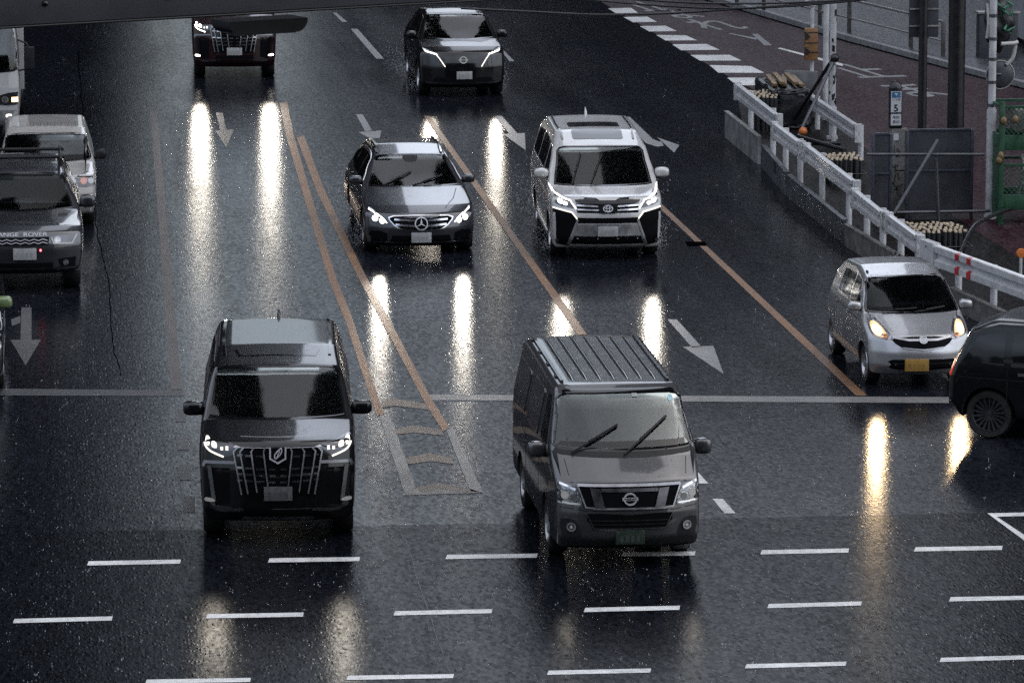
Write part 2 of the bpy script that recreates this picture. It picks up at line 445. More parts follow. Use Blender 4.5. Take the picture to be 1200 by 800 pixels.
    def wipers(s, arms):
        for pts in arms:
            bm = bmesh.new(); P = []
            for k in range(9):
                t = k / 8; u = pts[0][0] + (pts[1][0] - pts[0][0]) * t; v = pts[0][1] + (pts[1][1] - pts[0][1]) * t
                p, d = s.hit(u, v, 'F'); P.append(p + d * (.045 - .02 * t))
            tube(bm, P[:6], .012, 6); tube(bm, [p + Vector((0, -.004, .012)) for p in P[3:]], .014, 6)
            link('wiper', bm, M['plastic'], s.root, 60)
    def beam(s, x, z, power, col=(1, .90, .76), y=-.12, size=32, down=1.0, rad=.05):
        for sx in (-1, 1):
            l = bpy.data.lights.new('headlamp_beam', 'SPOT'); l.energy = power; l.color = col; l.spot_size = R(size); l.spot_blend = 1.0; l.shadow_soft_size = rad
            o = bpy.data.objects.new('headlamp_beam', l); COL.objects.link(o); o.parent = s.root
            p, _ = s.hit(sx * x, z, 'F')
            o.location = (sx * x, p.y - .10, z); o.rotation_euler = (R(90 - down), 0, R(180))
    def plate(s, x, z, mat='plate', w=.33, h=.165):
        ys = [s.hit(x + i * w / 2, z + j * h / 2, 'F')[0].y for i in (-1, 0, 1) for j in (-1, 0, 1)]
        bm = bmesh.new(); y = min(ys) - .012; box(bm, x - w / 2, x + w / 2, y - .008, max(ys), z - h / 2, z + h / 2, .004)
        p = link('number_plate', bm, M[mat], s.root, 40)
        bm = bmesh.new(); rg = random.Random(int(z * 1000))          # the characters are only a soft smudge in the photograph
        for i in range(4): box(bm, x - w * .36 + i * w * .19, x - w * .36 + i * w * .19 + w * .12, y - .0095, y - .0085, z - h * .33, z + h * .12)
        link('plate_digits', bm, M[dict(plateg='smudgeg', platedim='smudged', platey='smudgey').get(mat, 'smudge')], p)
# ================================================================== the cars
GRP_MAIN = 'vehicles coming down the wet road'
# ---- tall black minivans with the big barred grille
def barred_minivan(label, X, Y, yaw, paint, lead, fogled, lit):
    c = Car('minivan', label, 'minivan', X, Y, yaw,
        [(.15, .28, .08), (.02, .42, .12), (0, .9, .25), (.07, 1.23, .12), (.85, 1.365, .12), (1.72, 1.865, .12), (2.5, 1.985, .7), (4.4, 1.985, .4), (4.82, 1.86, .2), (4.93, 1.1, .2), (4.93, .45, .12), (4.8, .25, .08)],
        [(.22, .875), (.5, .91), (1.0, .925), (1.3, .905), (1.65, .82), (1.9, .735), (2.0, .69)], paint, bow=.24, crown=.04)
    ws = sm([(-.70, 1.82), (-.35, 1.845), (.35, 1.845), (.70, 1.82), (.735, 1.68), (.785, 1.42), (.76, 1.378), (.4, 1.368), (-.4, 1.368), (-.76, 1.378), (-.785, 1.42), (-.735, 1.68)], 3)
    c.windscreen(ws, .85, frame=.02, mat='glass')
    c.side_windows([[(1.35, 1.40), (2.15, 1.38), (2.1, 1.80), (1.78, 1.76)], [(2.28, 1.38), (3.5, 1.38), (3.5, 1.83), (2.25, 1.81)], [(3.62, 1.38), (4.6, 1.40), (4.5, 1.78), (3.62, 1.82)]])
    c.cut_prism([(-.66, .75), (.66, .75), (.66, 1.4), (-.66, 1.4)], 'F', 1.6, 3.2)
    c.finish([.94, 3.94], .345, .235, 'rim', 10)
    c.lines([[(1.2, .35), (1.25, 1.3)], [(2.22, .3), (2.22, 1.32)], [(3.55, .35), (3.55, 1.3)]], .01)
    c.patch('grille', [[(-.52, 1.175), (.52, 1.175), (.5, 1.0), (.42, .60), (-.42, .60), (-.5, 1.0)]], 'F', M['gloss'], out=.004)
    hb = []
    for z in (1.06, .92, .845, .77):
        for x0, x1 in ((.03, .10), (.15, .25), (.285, .375), (.405, .465)): hb.append(quad(x0 * 1.02, x1 * 1.02, z - .012 + x0 * .05, z + .012 + x0 * .05))
    c.patch('grille_bar', [p for p in both(hb)], 'F', M['chrome'], out=.012, h=.2)
    vb = []
    for t, b, z1 in ((.165, .115, .70), (.31, .245, .65), (.44, .35, .63), (.515, .425, .62)): vb += ribbon([(t * .9, 1.172), (t, 1.12), (b, z1)], .016)
    c.patch('grille_bar', both(vb), 'F', M['steel'], out=.025, h=.12)
    c.patch('hood_garnish', [[(-.50, 1.185), (-.43, 1.262), (.43, 1.262), (.50, 1.185), (.52, 1.165), (-.52, 1.165)]], 'F', M['steel'] if not lit else M['dchrome'], out=.014, h=.1)
    em = c.patch('emblem', [[(-.08, 1.17), (-.08, 1.05), (0, 1.005), (.08, 1.05), (.08, 1.17)]], 'F', M['gloss'], out=.022)
    c.patch('emblem_mark', ribbon([(-.09, 1.172), (-.088, 1.045), (0, .996), (.088, 1.045), (.09, 1.172)], .018) + ribbon(sm([(-.035, 1.06), (-.03, 1.10), (.03, 1.16), (.045, 1.15), (.035, 1.10), (-.02, 1.05)], 3), .014, True) + ribbon([(-.01, 1.06), (.02, 1.13)], .012), 'F', M['badge'], out=.028, parent=em, h=.2)
    for sx in (1, -1):
        fl = (lambda P: [mir(p) for p in P]) if sx < 0 else (lambda P: P)
        hl = c.patch('headlight', fl([sm([(.868, 1.215), (.835, 1.258), (.68, 1.228), (.51, 1.20), (.495, 1.10), (.63, 1.055), (.78, 1.11)], 3)]), 'F', M['smoke'], out=.010)
        c.patch('headlight_lens', fl([sm([(.80, 1.17), (.84, 1.19), (.835, 1.245), (.79, 1.235)], 2), sm([(.71, 1.15), (.765, 1.16), (.765, 1.215), (.715, 1.205)], 2)]), 'F', M['led'] if lit else M['ledw'], out=.014, parent=hl, h=.3)
        c.patch('inner_lamp', fl([quad(.575, .605, 1.13, 1.175), quad(.635, .665, 1.13, 1.165)]), 'F', M['ledw'], out=.014, parent=hl, h=.3)
        c.patch('daytime_running_light', fl(ribbon(sm([(.853, 1.20), (.828, 1.15), (.77, 1.105), (.63, 1.055)], 3, False), .019)), 'F', M['led'] if lit else M['ledw'], out=.02, parent=hl, h=.1)
        bt = c.patch('bumper_trim', fl(ribbon([(.872, .93), (.848, .985), (.504, .997)], .034)), 'F', M['dchrome'], out=.02, h=.1)
        c.patch('bumper_pillar', fl(ribbon([(.80, .94), (.745, .52)], .045)), 'F', M['dchrome'] if not lit else M['gloss'], out=.016, h=.12)
        c.patch('bumper_lip', fl(ribbon([(.885, .45), (.62, .415), (.40, .44)], .03)), 'F', M['dchrome'], out=.012, h=.12)
        c.patch('fog_lamp', fl([sm([(.745, .52), (.85, .52), (.845, .56), (.75, .55)], 2)]), 'F', M['led'] if fogled else M['led0'], out=.02, h=.3)
        c.patch('side_intake', fl([[(.83, .92), (.56, .93), (.56, .50), (.73, .47)]]), 'F', M['mesh'], out=.003, h=.1)
    c.patch('lower_intake', [[(-.4, .55), (.4, .55), (.45, .36), (-.45, .36)]], 'F', M['mesh'], out=.003)
    c.patch('bumper_lip', [quad(-.42, .42, .29, .335)], 'F', M['wine'] if lit else M['steel'], out=.016, h=.15)
    c.plate(0, .635, 'plate' if lit else 'platedim')
    c.mirrors(1.28, 1.42, (.125, .09, .085), dx=.115)
    c.patch('roof_rail', [q for sx in (-1, 1) for q in ribbon([(sx * .63, 2.1), (sx * .655, 3.2), (sx * .63, 4.6)], .035)], 'T', M['gloss'], out=.012, h=.25)
    c.patch('roof_seam', ribbon([(-.5, 2.3), (-.45, 2.05), (.45, 2.05), (.5, 2.3)], .03), 'T', M['gloss'], out=.003, h=.15)
    bm = bmesh.new(); p, _ = c.hit(.02, 4.45, 'T'); tube(bm, [p + Vector((0, 0, -.02)), p + Vector((0, .03, .05)), p + Vector((0, .12, .09))], [.025, .02, .008], 8)
    link('roof_antenna', bm, M['gloss'], c.root, 60)
    if lit: c.beam(.76, 1.18, BEAM['a2'], y=-.1)
    else: c.beam(.76, 1.18, BEAM['alph'], size=46, down=5)
    return c
BEAM = dict(a2=56, alph=6, merc=40, ariya=30, vell=25, mira=32, nv=.6)
black_van = barred_minivan('glossy black minivan with a tall barred grille, its driver faintly visible, at the stop line', 2.83, 53.45, R(3.1), M['black'], True, False, False)
far_van = barred_minivan('dark red-black barred-grille minivan with lit headlights and fog lamps, half under the girder', 4.53, 102.0, R(2), M['wine'], False, True, True)
# ---- grey ribbed-roof cargo van
def cargo_van():
    c = Car('cargo_van', 'dark grey cargo van with ribbed roof and crossed wipers', 'van', 6.735, 51.75, R(-.3),
        [(.12, .24, .08), (0, .38, .12), (0, .66, .2), (.06, 1.0, .2), (.42, 1.25, .2), (1.08, 1.87, .14), (1.25, 1.95, .2), (4.4, 1.985, .3), (4.62, 1.9, .12), (4.69, 1.2, .2), (4.69, .4, .1), (4.6, .3, .08)],
        [(.24, .825), (.5, .85), (1.1, .85), (1.3, .84), (1.85, .735), (2, .69)], M['grey'], plan=((0, .965), (.6, 1.0), (9, 1.0)), bow=.2, crown=.025)
    ws = sm([(-.695, 1.86), (-.3, 1.885), (.3, 1.885), (.695, 1.86), (.74, 1.65), (.80, 1.40), (.78, 1.345), (.6, 1.32), (0, 1.31), (-.6, 1.32), (-.78, 1.345), (-.80, 1.40), (-.74, 1.65)], 3)
    c.windscreen(ws, .45, depth=1.3, frame=.035)
    c.side_windows([[(.95, 1.30), (1.62, 1.26), (1.62, 1.80), (1.28, 1.80)]])
    c.finish([1.1, 3.655], .33, .2, 'steel', 6, .62)
    c.patch('side_window', [rrect(1.85, 3.0, 1.22, 1.78)], 'R', M['gloss'], out=.004, h=.15)
    c.lines([[(1.76, .35), (1.76, 1.88)], [(3.1, .4), (3.1, 1.88)], [(1.8, 1.12), (3.2, 1.02), (4.5, 1.18)], [(.75, .9), (1.2, 1.02), (1.7, 1.0)]], .012)
    c.patch('window_pressing', [rrect(1.9, 2.95, 1.24, 1.77)], 'L', M['grey'], out=.012, h=.15)
    c.patch('window_pressing', [rrect(3.25, 4.42, 1.25, 1.75)], 'L', M['grey'], out=.012, h=.15)
    for x in (-.48, -.32, -.16, 0, .16, .32, .48):
        bm = bmesh.new(); tube(bm, [c.hit(x, 1.45 + k * .31, 'T')[0] + Vector((0, 0, .002 if 0 < k < 10 else -.02)) for k in range(11)], .024, 12)
        link('roof_rib', bm, M['grey'], c.root, 60)
    for sx in (-1, 1):
        c.patch('roof_gutter', [quad(min(sx * .60, sx * .635), max(sx * .60, sx * .635), 1.4, 4.55)], 'T', M['grey'], out=.028, h=.3, smooth=25)
        c.patch('rail_mount', [quad(sx * .645 - .018, sx * .645 + .018, y, y + .12) for y in (1.7, 2.5, 3.3, 4.1)], 'T', M['plastic'], out=.018, h=.3)
    c.patch('hood_seam', ribbon([(-.70, 1.22), (-.66, 1.0)], .009) + ribbon([(.70, 1.22), (.66, 1.0)], .009) + ribbon([(-.66, 1.003), (.66, 1.003)], .009), 'F', M['plastic'], out=.0015, sink=.002, h=.1)
    c.patch('scuttle', [sm([(-.78, 1.335), (0, 1.305), (.78, 1.335), (.74, 1.265), (0, 1.235), (-.74, 1.265)], 3)], 'F', M['plastic'], out=.006, h=.1)
    g = c.patch('grille', [[(-.585, .975), (.585, .975), (.50, .735), (.30, .71), (-.30, .71), (-.50, .735)]], 'F', M['mesh'], out=.006)
    fr = ribbon([(-.59, .985), (.59, .985)], .03)
    c.patch('grille_frame', fr, 'F', M['steel'], out=.024)
    c.patch('grille_frame', both(ribbon([(.59, .985), (.56, .90), (.50, .735), (.41, .73)], .016)) + ribbon([(-.42, .722), (.42, .722)], .02), 'F', M['steel'], out=.018)
    c.patch('grille_frame', both([[(.34, .945), (.455, .955), (.40, .735), (.285, .725)]]), 'F', M['dchrome'], out=.022)
    c.patch('grille_bar', ribbon([(-.33, .93), (.33, .93)], .04), 'F', M['dchrome'], out=.016)
    em = c.patch('emblem', ribbon(circ(0, .83, .068, 20, .062), .016, True), 'F', M['badge'], out=.032)
    c.patch('emblem_bar', [quad(-.09, .09, .814, .846)], 'F', M['badge'], out=.032, parent=em)
    c.patch('emblem_lettering', text_polys('NISSAN', .034, 0, .83, 1.0), 'F', M['mesh'], out=.035, parent=em, h=.5)
    for sx in (1, -1):
        fl = (lambda P: [mir(p) for p in P]) if sx < 0 else (lambda P: P)
        hl = c.patch('headlight', fl([sm([(.85, 1.03), (.72, .99), (.605, .945), (.54, .75), (.66, .755), (.83, .785), (.872, .86)], 3)]), 'F', M['reflector'], out=.010)
        c.patch('headlight_bowl', fl([circ(.73, .865, .045, 14)]), 'F', M['led0'], out=.016, parent=hl)
        c.patch('headlight_bowl', fl([circ(.63, .835, .04, 12)]), 'F', M['smoke'], out=.016, parent=hl)
        c.patch('headlight_bezel', fl(ribbon([(.845, 1.015), (.72, .975), (.615, .93)], .022) + ribbon([(.56, .77), (.68, .775), (.83, .80)], .018)), 'F', M['chrome'], out=.018, parent=hl)
        c.patch('headlight_bowl', fl([sm([(.76, .80), (.84, .82), (.86, .92), (.80, .93)], 2)]), 'F', M['smoke'], out=.014, parent=hl)
        fh = c.patch('fog_lamp_housing', fl([sm([(.78, .59), (.63, .585), (.56, .47), (.575, .38), (.76, .41)], 2)]), 'F', M['plastic'], out=.006)
        c.patch('fog_lamp', fl([circ(.665, .505, .042, 16)]), 'F', M['reflector'], out=.02, parent=fh)
        c.patch('fog_lamp_ring', fl(ribbon(circ(.665, .505, .045, 16), .012, True)), 'F', M['steel'], out=.026, parent=fh)
        c.patch('fog_lamp_bulb', fl([circ(.665, .505, .016, 10)]), 'F', M['led0'], out=.024, parent=fh)
    c.patch('bumper_seam', ribbon([(-.86, .74), (-.5, .695), (.5, .695), (.86, .74)], .01), 'F', M['plastic'], out=.0015, sink=.002, h=.1)
    li = c.patch('lower_intake', [sm([(-.49, .665), (0, .65), (.49, .665), (.42, .51), (.36, .49), (-.36, .49), (-.42, .51)], 2)], 'F', M['mesh'], out=.006)
    c.patch('intake_slat', ribbon([(-.44, .585), (.44, .585)], .012) + ribbon([(-.42, .54), (.42, .54)], .01), 'F', M['plastic'], out=.012, parent=li)
    c.patch('intake_lip', ribbon([(-.49, .66), (-.41, .492), (.41, .492), (.49, .66)], .012), 'F', M['grey'], out=.014)
    c.patch('lower_lip', ribbon([(-.7, .262), (-.3, .278), (.3, .278), (.7, .262)], .018), 'F', M['plastic'], out=.02, h=.1)
    c.plate(.0, .395, 'plateg')
    c.mirrors(.95, 1.25, (.105, .085, .095), dx=.12)
    c.wipers([((-.62, 1.285), (-.06, 1.55)), ((-.02, 1.275), (.52, 1.62))])
    bm = bmesh.new(); p, d = c.hit(0, 1.82, 'F'); box(bm, -.1, .1, p.y + .10, p.y + .14, 1.72, 1.78, .015); box(bm, -.012, .012, p.y + .08, p.y + .11, 1.77, 1.84)
    link('rear_view_mirror', bm, M['plastic'], c.root, 40)
    c.patch('inspection_sticker', [circ(.60, 1.80, .032, 16)], 'F', M['sticker'], out=.006, h=.2)
    c.patch('inspection_sticker', [quad(.15, .21, 1.825, 1.86)], 'F', M['plate'], out=.006, h=.2)
    c.beam(.73, .865, BEAM['nv'], size=46, down=5)
    return c
M['sticker'] = plain('pale_blue_sticker', (.30, .48, .52), .4)
cargo = cargo_van()
# ---- dark estate car
def estate():
    c = Car('estate_car', 'dark graphite estate car with a round star badge in its grille', 'car', 6.41, 75.95, R(-.2),
        [(.2, .14, .06), (.05, .21, .1), (0, .45, .15), (.07, .68, .14), (.40, .79, .3), (1.45, .985, .25), (2.3, 1.405, .15), (3.0, 1.50, .8), (4.2, 1.46, .6), (4.75, 1.0, .25), (4.9, .8, .15), (4.93, .4, .12), (4.8, .22, .08)],
        [(.17, .87), (.4, .92), (.68, .925), (.95, .87), (1.2, .74), (1.40, .61), (1.5, .56)], M['merc'], bow=.34, crown=.05)
    ws = sm([(-.56, 1.375), (-.3, 1.392), (.3, 1.392), (.56, 1.375), (.63, 1.22), (.735, 1.00), (.68, .975), (.3, .975), (-.3, .975), (-.68, .975), (-.735, 1.00), (-.63, 1.22)], 3)
    c.windscreen(ws, 1.5, frame=.02)
    c.side_windows([[(1.95, 1.0), (2.85, 1.0), (2.85, 1.34), (2.45, 1.33), (2.2, 1.2)], [(2.95, 1.0), (3.85, 1.0), (3.85, 1.32), (2.95, 1.34)], [(3.92, 1.02), (4.4, 1.06), (4.2, 1.28), (3.92, 1.31)]])
    c.finish([.84, 3.78], .34, .24, 'drim', 10)
    for sx in (-1, 1):
        fc = 'L' if sx < 0 else 'R'
        c.patch('window_trim', ribbon(sm([(1.75, 1.02), (2.2, 1.25), (2.6, 1.365), (3.4, 1.37), (4.1, 1.32), (4.45, 1.1)], 3, False), .03), fc, M['chrome'], out=.012, h=.15)
    c.patch('roof_rail', [q for sx in (-1, 1) for q in ribbon([(sx * .545, 2.35), (sx * .56, 3.2), (sx * .53, 4.3)], .03)], 'T', M['chrome'], out=.03, h=.25)
    c.lines([[(1.7, .3), (1.72, .98)], [(2.9, .3), (2.9, .98)], [(1.0, .80), (2.5, .78), (4.6, .82)]], .01)
    c.patch('hood_seam', [q for sx in (-1, 1) for q in ribbon([(sx * .70, 1.35), (sx * .60, .8), (sx * .42, .30)], .012)], 'T', M['plastic'], out=.0015, sink=.002, h=.1)
    c.patch('grille', [sm([(-.45, .655), (.45, .655), (.475, .545), (.31, .44), (0, .415), (-.31, .44), (-.475, .545)], 3)], 'F', M['mesh'], out=.004)
    c.patch('grille_frame', ribbon(sm([(-.45, .655), (.45, .655), (.475, .545), (.31, .44), (0, .415), (-.31, .44), (-.475, .545)], 3), .016, True), 'F', M['chrome'], out=.014)
    c.patch('grille_bar', both(ribbon([(.10, .585), (.44, .60)], .03) + ribbon([(.10, .495), (.42, .52)], .03)), 'F', M['chrome'], out=.02)
    em = c.patch('emblem', [circ(0, .535, .105, 24)], 'F', M['gloss'], out=.02)
    c.patch('emblem_star', ribbon(circ(0, .535, .10, 24), .018, True) + [[(0, .63), (.016, .545), (0, .535), (-.016, .545)], [(-.082, .487), (-.017, .533), (0, .535), (-.002, .517)], [(.082, .487), (.002, .517), (0, .535), (.017, .533)]], 'F', M['badge'], out=.03, parent=em, h=.3)
    for sx in (1, -1):
        fl = (lambda P: [mir(p) for p in P]) if sx < 0 else (lambda P: P)
        hl = c.patch('headlight', fl([sm([(.845, .755), (.75, .72), (.62, .63), (.50, .53), (.65, .51), (.80, .565), (.855, .66)], 3)]), 'F', M['smoke'], out=.010)
        c.patch('headlight_lens', fl([circ(.745, .605, .046, 14), circ(.635, .572, .046, 14)]), 'F', M['led'], out=.016, parent=hl)
        c.patch('daytime_running_light', fl(ribbon(sm([(.835, .735), (.75, .69), (.70, .63)], 3, False), .014) + ribbon(sm([(.72, .68), (.63, .62), (.56, .54)], 3, False), .014)), 'F', M['led'], out=.018, parent=hl)
        c.patch('side_intake', fl([sm([(.56, .37), (.82, .40), (.85, .22), (.60, .17)], 2)]), 'F', M['mesh'], out=.004)
    c.patch('lower_intake', [[(-.47, .335), (.47, .335), (.52, .18), (-.52, .18)]], 'F', M['mesh'], out=.004)
    c.patch('lower_lip', ribbon([(-.75, .16), (-.5, .14), (.5, .14), (.75, .16)], .02), 'F', M['chrome'], out=.02)
    c.plate(0, .305)
    c.mirrors(1.78, 1.04, (.11, .08, .07), dx=.12)
    c.wipers([((-.5, .99), (-.02, 1.16)), ((-.02, .985), (.5, 1.10))])
    c.patch('sensor_housing', [sm([(-.12, 1.385), (.12, 1.385), (.09, 1.30), (-.09, 1.30)], 2)], 'F', M['plastic'], out=.006)
    c.beam(.69, .60, BEAM['merc'])
    return c
dark_estate = estate()
# ---- pearl white minivan with two roof windows
def pearl_minivan():
    c = Car('minivan', 'pearl white minivan with two dark roof windows and angular lamps', 'minivan', 9.375, 75.0, R(2.1),
        [(.15, .20, .08), (.02, .36, .12), (0, .75, .25), (.10, 1.04, .14), (.85, 1.135, .12), (1.72, 1.70, .12), (2.4, 1.88, .7), (4.3, 1.90, .5), (4.78, 1.78, .2), (4.93, 1.1, .2), (4.93, .45, .12), (4.8, .25, .08)],
        [(.2, .875), (.5, .91), (1.0, .925), (1.25, .895), (1.6, .80), (1.85, .71), (1.95, .66)], M['pearl'], bow=.26, crown=.04)
    ws = sm([(-.67, 1.66), (-.3, 1.68), (.3, 1.68), (.67, 1.66), (.73, 1.48), (.79, 1.20), (.76, 1.155), (.4, 1.142), (-.4, 1.142), (-.76, 1.155), (-.79, 1.20), (-.73, 1.48)], 3)
    c.windscreen(ws, .85, frame=.02)
    c.side_windows([[(1.35, 1.28), (2.15, 1.28), (2.1, 1.70), (1.78, 1.65)], [(2.28, 1.28), (3.5, 1.28), (3.5, 1.73), (2.25, 1.70)], [(3.62, 1.28), (4.6, 1.30), (4.5, 1.68), (3.62, 1.72)]])
    c.finish([.94, 3.94], .345, .235, 'rim', 10)
    c.lines([[(1.2, .35), (1.25, 1.25)], [(2.22, .3), (2.22, 1.26)], [(3.55, .35), (3.55, 1.25)]], .01)
    c.patch('window_trim', ribbon([(1.2, 1.25), (2.3, 1.245), (4.6, 1.27)], .02), 'L', M['chrome'], out=.012, h=.2)
    c.patch('sill_trim', ribbon([(1.4, .30), (3.5, .30)], .04), 'L', M['chrome'], out=.015, h=.3)
    for y0, y1, w in ((1.98, 2.42, .42), (2.75, 3.3, .43)):
        c.patch('roof_window', [rrect(-w, w, y0, y1, .07)], 'T', M['gloss'], out=.006, h=.2)
    for sx in (-1, 1): c.patch('roof_rail', ribbon([(sx * .59, 2.0), (sx * .62, 3.2), (sx * .60, 4.6)], .03), 'T', M['gloss'], out=.01, h=.25)
    c.patch('hood_lip', [[(-.52, .965), (-.55, 1.055), (-.2, 1.035), (-.13, 1.0), (.13, 1.0), (.2, 1.035), (.55, 1.055), (.52, .965), (.4, .945), (-.4, .945)]], 'F', M['gloss'], out=.012)
    c.patch('grille', [[(-.515, .945), (.515, .945), (.50, .80), (-.50, .80)]], 'F', M['mesh'], out=.006)
    c.patch('grille_bar', both(ribbon([(.15, .905), (.51, .92)], .026) + ribbon([(.15, .845), (.50, .855)], .026)), 'F', M['chrome'], out=.02)
    em = c.patch('emblem', [[(-.17, .94), (.17, .94), (.13, .80), (-.13, .80)]], 'F', M['gloss'], out=.026)
    c.patch('emblem_mark', ribbon(circ(0, .872, .075, 20, .05), .014, True) + ribbon(circ(0, .872, .028, 16, .045), .011, True) + ribbon(circ(0, .895, .06, 16, .022), .011, True), 'F', M['badge'], out=.034, parent=em, h=.3)
    for sx in (1, -1):
        fl = (lambda P: [mir(p) for p in P]) if sx < 0 else (lambda P: P)
        hl = c.patch('headlight', fl([[(.905, 1.16), (.90, .97), (.745, .90), (.525, .865), (.575, .985), (.75, 1.05)]]), 'F', M['smoke'], out=.008)
        c.patch('headlight_lens', fl([sm([(.74, .935), (.80, .96), (.795, 1.015), (.73, .99)], 2), sm([(.665, .915), (.72, .93), (.71, .975), (.65, .955)], 2)]), 'F', M['led'], out=.014, parent=hl)
        c.patch('daytime_running_light', fl(ribbon([(.905, 1.155), (.83, 1.07), (.605, .99), (.52, .865)], .015)), 'F', M['led'], out=.018, parent=hl)
        c.patch('bumper_light_strip', fl(ribbon([(.885, .87), (.585, .805), (.50, .70)], .016)), 'F', M['ledw'], out=.03)
        c.patch('side_intake', fl([[(.885, .865), (.57, .79), (.49, .69), (.64, .24), (.90, .29)]]), 'F', M['mesh'], out=.010)
        c.patch('bumper_pillar', fl(ribbon([(.49, .69), (.655, .24)], .035)), 'F', M['steel'], out=.022)
        c.patch('fog_lamp', fl([circ(.82, .33, .03, 12)]), 'F', M['reflector'], out=.016)
    c.patch('bumper_grille', [quad(-.5, .5, .63, .72)], 'F', M['mesh'], out=.004)
    c.patch('bumper_panel', [[(-.48, .615), (.48, .615), (.545, .425), (-.545, .425)]], 'F', M['steel'], out=.012)
    c.patch('lower_intake', [[(-.55, .415), (.55, .415), (.60, .275), (-.60, .275)]], 'F', M['mesh'], out=.006)
    c.patch('lower_lip', [[(-.60, .265), (.60, .265), (.64, .205), (-.64, .205)]], 'F', M['pearl'], out=.025)
    c.plate(0, .50)
    c.mirrors(1.28, 1.30, (.12, .09, .08), dx=.115)
    c.wipers([((-.52, 1.17), (-.33, 1.58)), ((-.22, 1.16), (.02, 1.56))])
    bm = bmesh.new(); p, _ = c.hit(.0, 4.45, 'T'); tube(bm, [p + Vector((0, 0, -.02)), p + Vector((0, .03, .06)), p + Vector((0, .12, .13))], [.03, .022, .008], 8)
    link('roof_antenna', bm, M['pearl'], c.root, 60)
    c.beam(.74, .97, BEAM['vell'])
    return c
white_van = pearl_minivan()
# ---- small silver hatchback
def hatch():
    c = Car('hatchback', 'small silver hatchback with warm glowing headlights beside the guardrail', 'car', 12.245, 62.8, R(-1.0),
        [(.12, .20, .07), (0, .34, .1), (0, .52, .18), (.09, .74, .2), (.72, .98, .3), (1.42, 1.39, .3), (2.0, 1.485, .6), (2.9, 1.45, .4), (3.25, 1.25, .2), (3.37, .8, .15), (3.39, .4, .1), (3.3, .25, .08)],
        [(.2, .69), (.45, .735), (.8, .735), (.95, .715), (1.2, .635), (1.42, .56), (1.5, .5)], M['silver'], bow=.34, crown=.04)
    ws = sm([(-.53, 1.365), (-.25, 1.385), (.25, 1.385), (.53, 1.365), (.60, 1.18), (.655, 1.01), (.6, .985), (.3, .978), (-.3, .978), (-.6, .985), (-.655, 1.01), (-.60, 1.18)], 3)
    c.windscreen(ws, .76, frame=.018, mat='dimglass')
    c.side_windows([[(1.12, 1.0), (1.85, 1.0), (1.85, 1.35), (1.55, 1.33)], [(1.95, 1.0), (2.7, 1.02), (2.65, 1.33), (1.95, 1.36)]])
    c.finish([.73, 3.185 - .02], .275, .17, 'rim', 7, .7)
    c.lines([[(1.05, .3), (1.1, .98)], [(1.9, .3), (1.9, .98)], [(2.75, .5), (2.72, 1.0)], [(1.1, .84), (2.8, .88)]], .01)
    c.patch('sill_trim', ribbon([(1.1, .24), (2.3, .24)], .03), 'L', M['chrome'], out=.01, h=.3)
    c.patch('door_handle', [quad(1.68, 1.82, .845, .87), quad(2.5, 2.64, .865, .89)], 'L', M['silver'], out=.03, h=.3)
    c.patch('hood_seam', [q for sx in (-1, 1) for q in ribbon([(sx * .63, .85), (sx * .55, .5), (sx * .40, .12)], .01)], 'T', M['plastic'], out=.0015, sink=.002, h=.1)
    c.patch('grille', [sm([(-.38, .725), (.38, .725), (.30, .60), (0, .575), (-.30, .60)], 3)], 'F', M['mesh'], out=.006)
    c.patch('grille_bar', ribbon([(-.385, .728), (-.2, .70), (.2, .70), (.385, .728)], .028) + ribbon([(-.29, .595), (0, .57), (.29, .595)], .014), 'F', M['steel'], out=.016)
    em = c.patch('emblem', [circ(0, .70, .058, 18, .045)], 'F', M['steel'], out=.026)
    c.patch('emblem_mark', ribbon(circ(0, .70, .055, 18, .042), .012, True) + ribbon(sm([(-.02, .725), (.03, .70), (-.02, .675)], 3, False), .014), 'F', M['badge'], out=.03, parent=em)
    for sx in (1, -1):
        fl = (lambda P: [mir(p) for p in P]) if sx < 0 else (lambda P: P)
        hl = c.patch('headlight', fl([sm([(.672, .89), (.63, .92), (.55, .92), (.41, .735), (.48, .69), (.66, .735)], 3)]), 'F', M['reflector'], out=.010)
        c.patch('headlight_bowl', fl([circ(.585, .80, .06, 14)]), 'F', M['halogen'], out=.016, parent=hl)
        c.patch('headlight_lens', fl([sm([(.52, .72), (.63, .745), (.655, .84), (.62, .89), (.55, .875), (.48, .77)], 2)]), 'F', M['halo2'], out=.013, parent=hl)
        c.patch('turn_lamp', fl([circ(.50, .735, .028, 10)]), 'F', M['amber'], out=.018, parent=hl)
    c.patch('lower_intake', [sm([(-.42, .43), (.42, .43), (.44, .36), (.40, .29), (-.40, .29), (-.44, .36)], 2)], 'F', M['mesh'], out=.006)
    c.patch('intake_slat', ribbon([(-.42, .375), (.42, .375)], .012) + ribbon([(-.42, .335), (.42, .335)], .012), 'F', M['plastic'], out=.014)
    c.plate(-.10, .36, 'platey')
    c.mirrors(1.0, 1.04, (.095, .07, .065), dx=.10)
    c.wipers([((-.45, 1.0), (.05, 1.02)), ((.0, .99), (.45, 1.025))])
    c.patch('roof_antenna', [quad(-.50, -.47, 1.62, 1.68)], 'T', M['plastic'], out=.02)
    c.beam(.585, .80, BEAM['mira'], (1, .70, .38), size=46, down=5)
    return c
M['halo2'] = plain('halogen_reflector_glow', (.5, .38, .22), .15, var=0, emit=.22, ecol=(1, .62, .3))
silver_hatch = hatch()
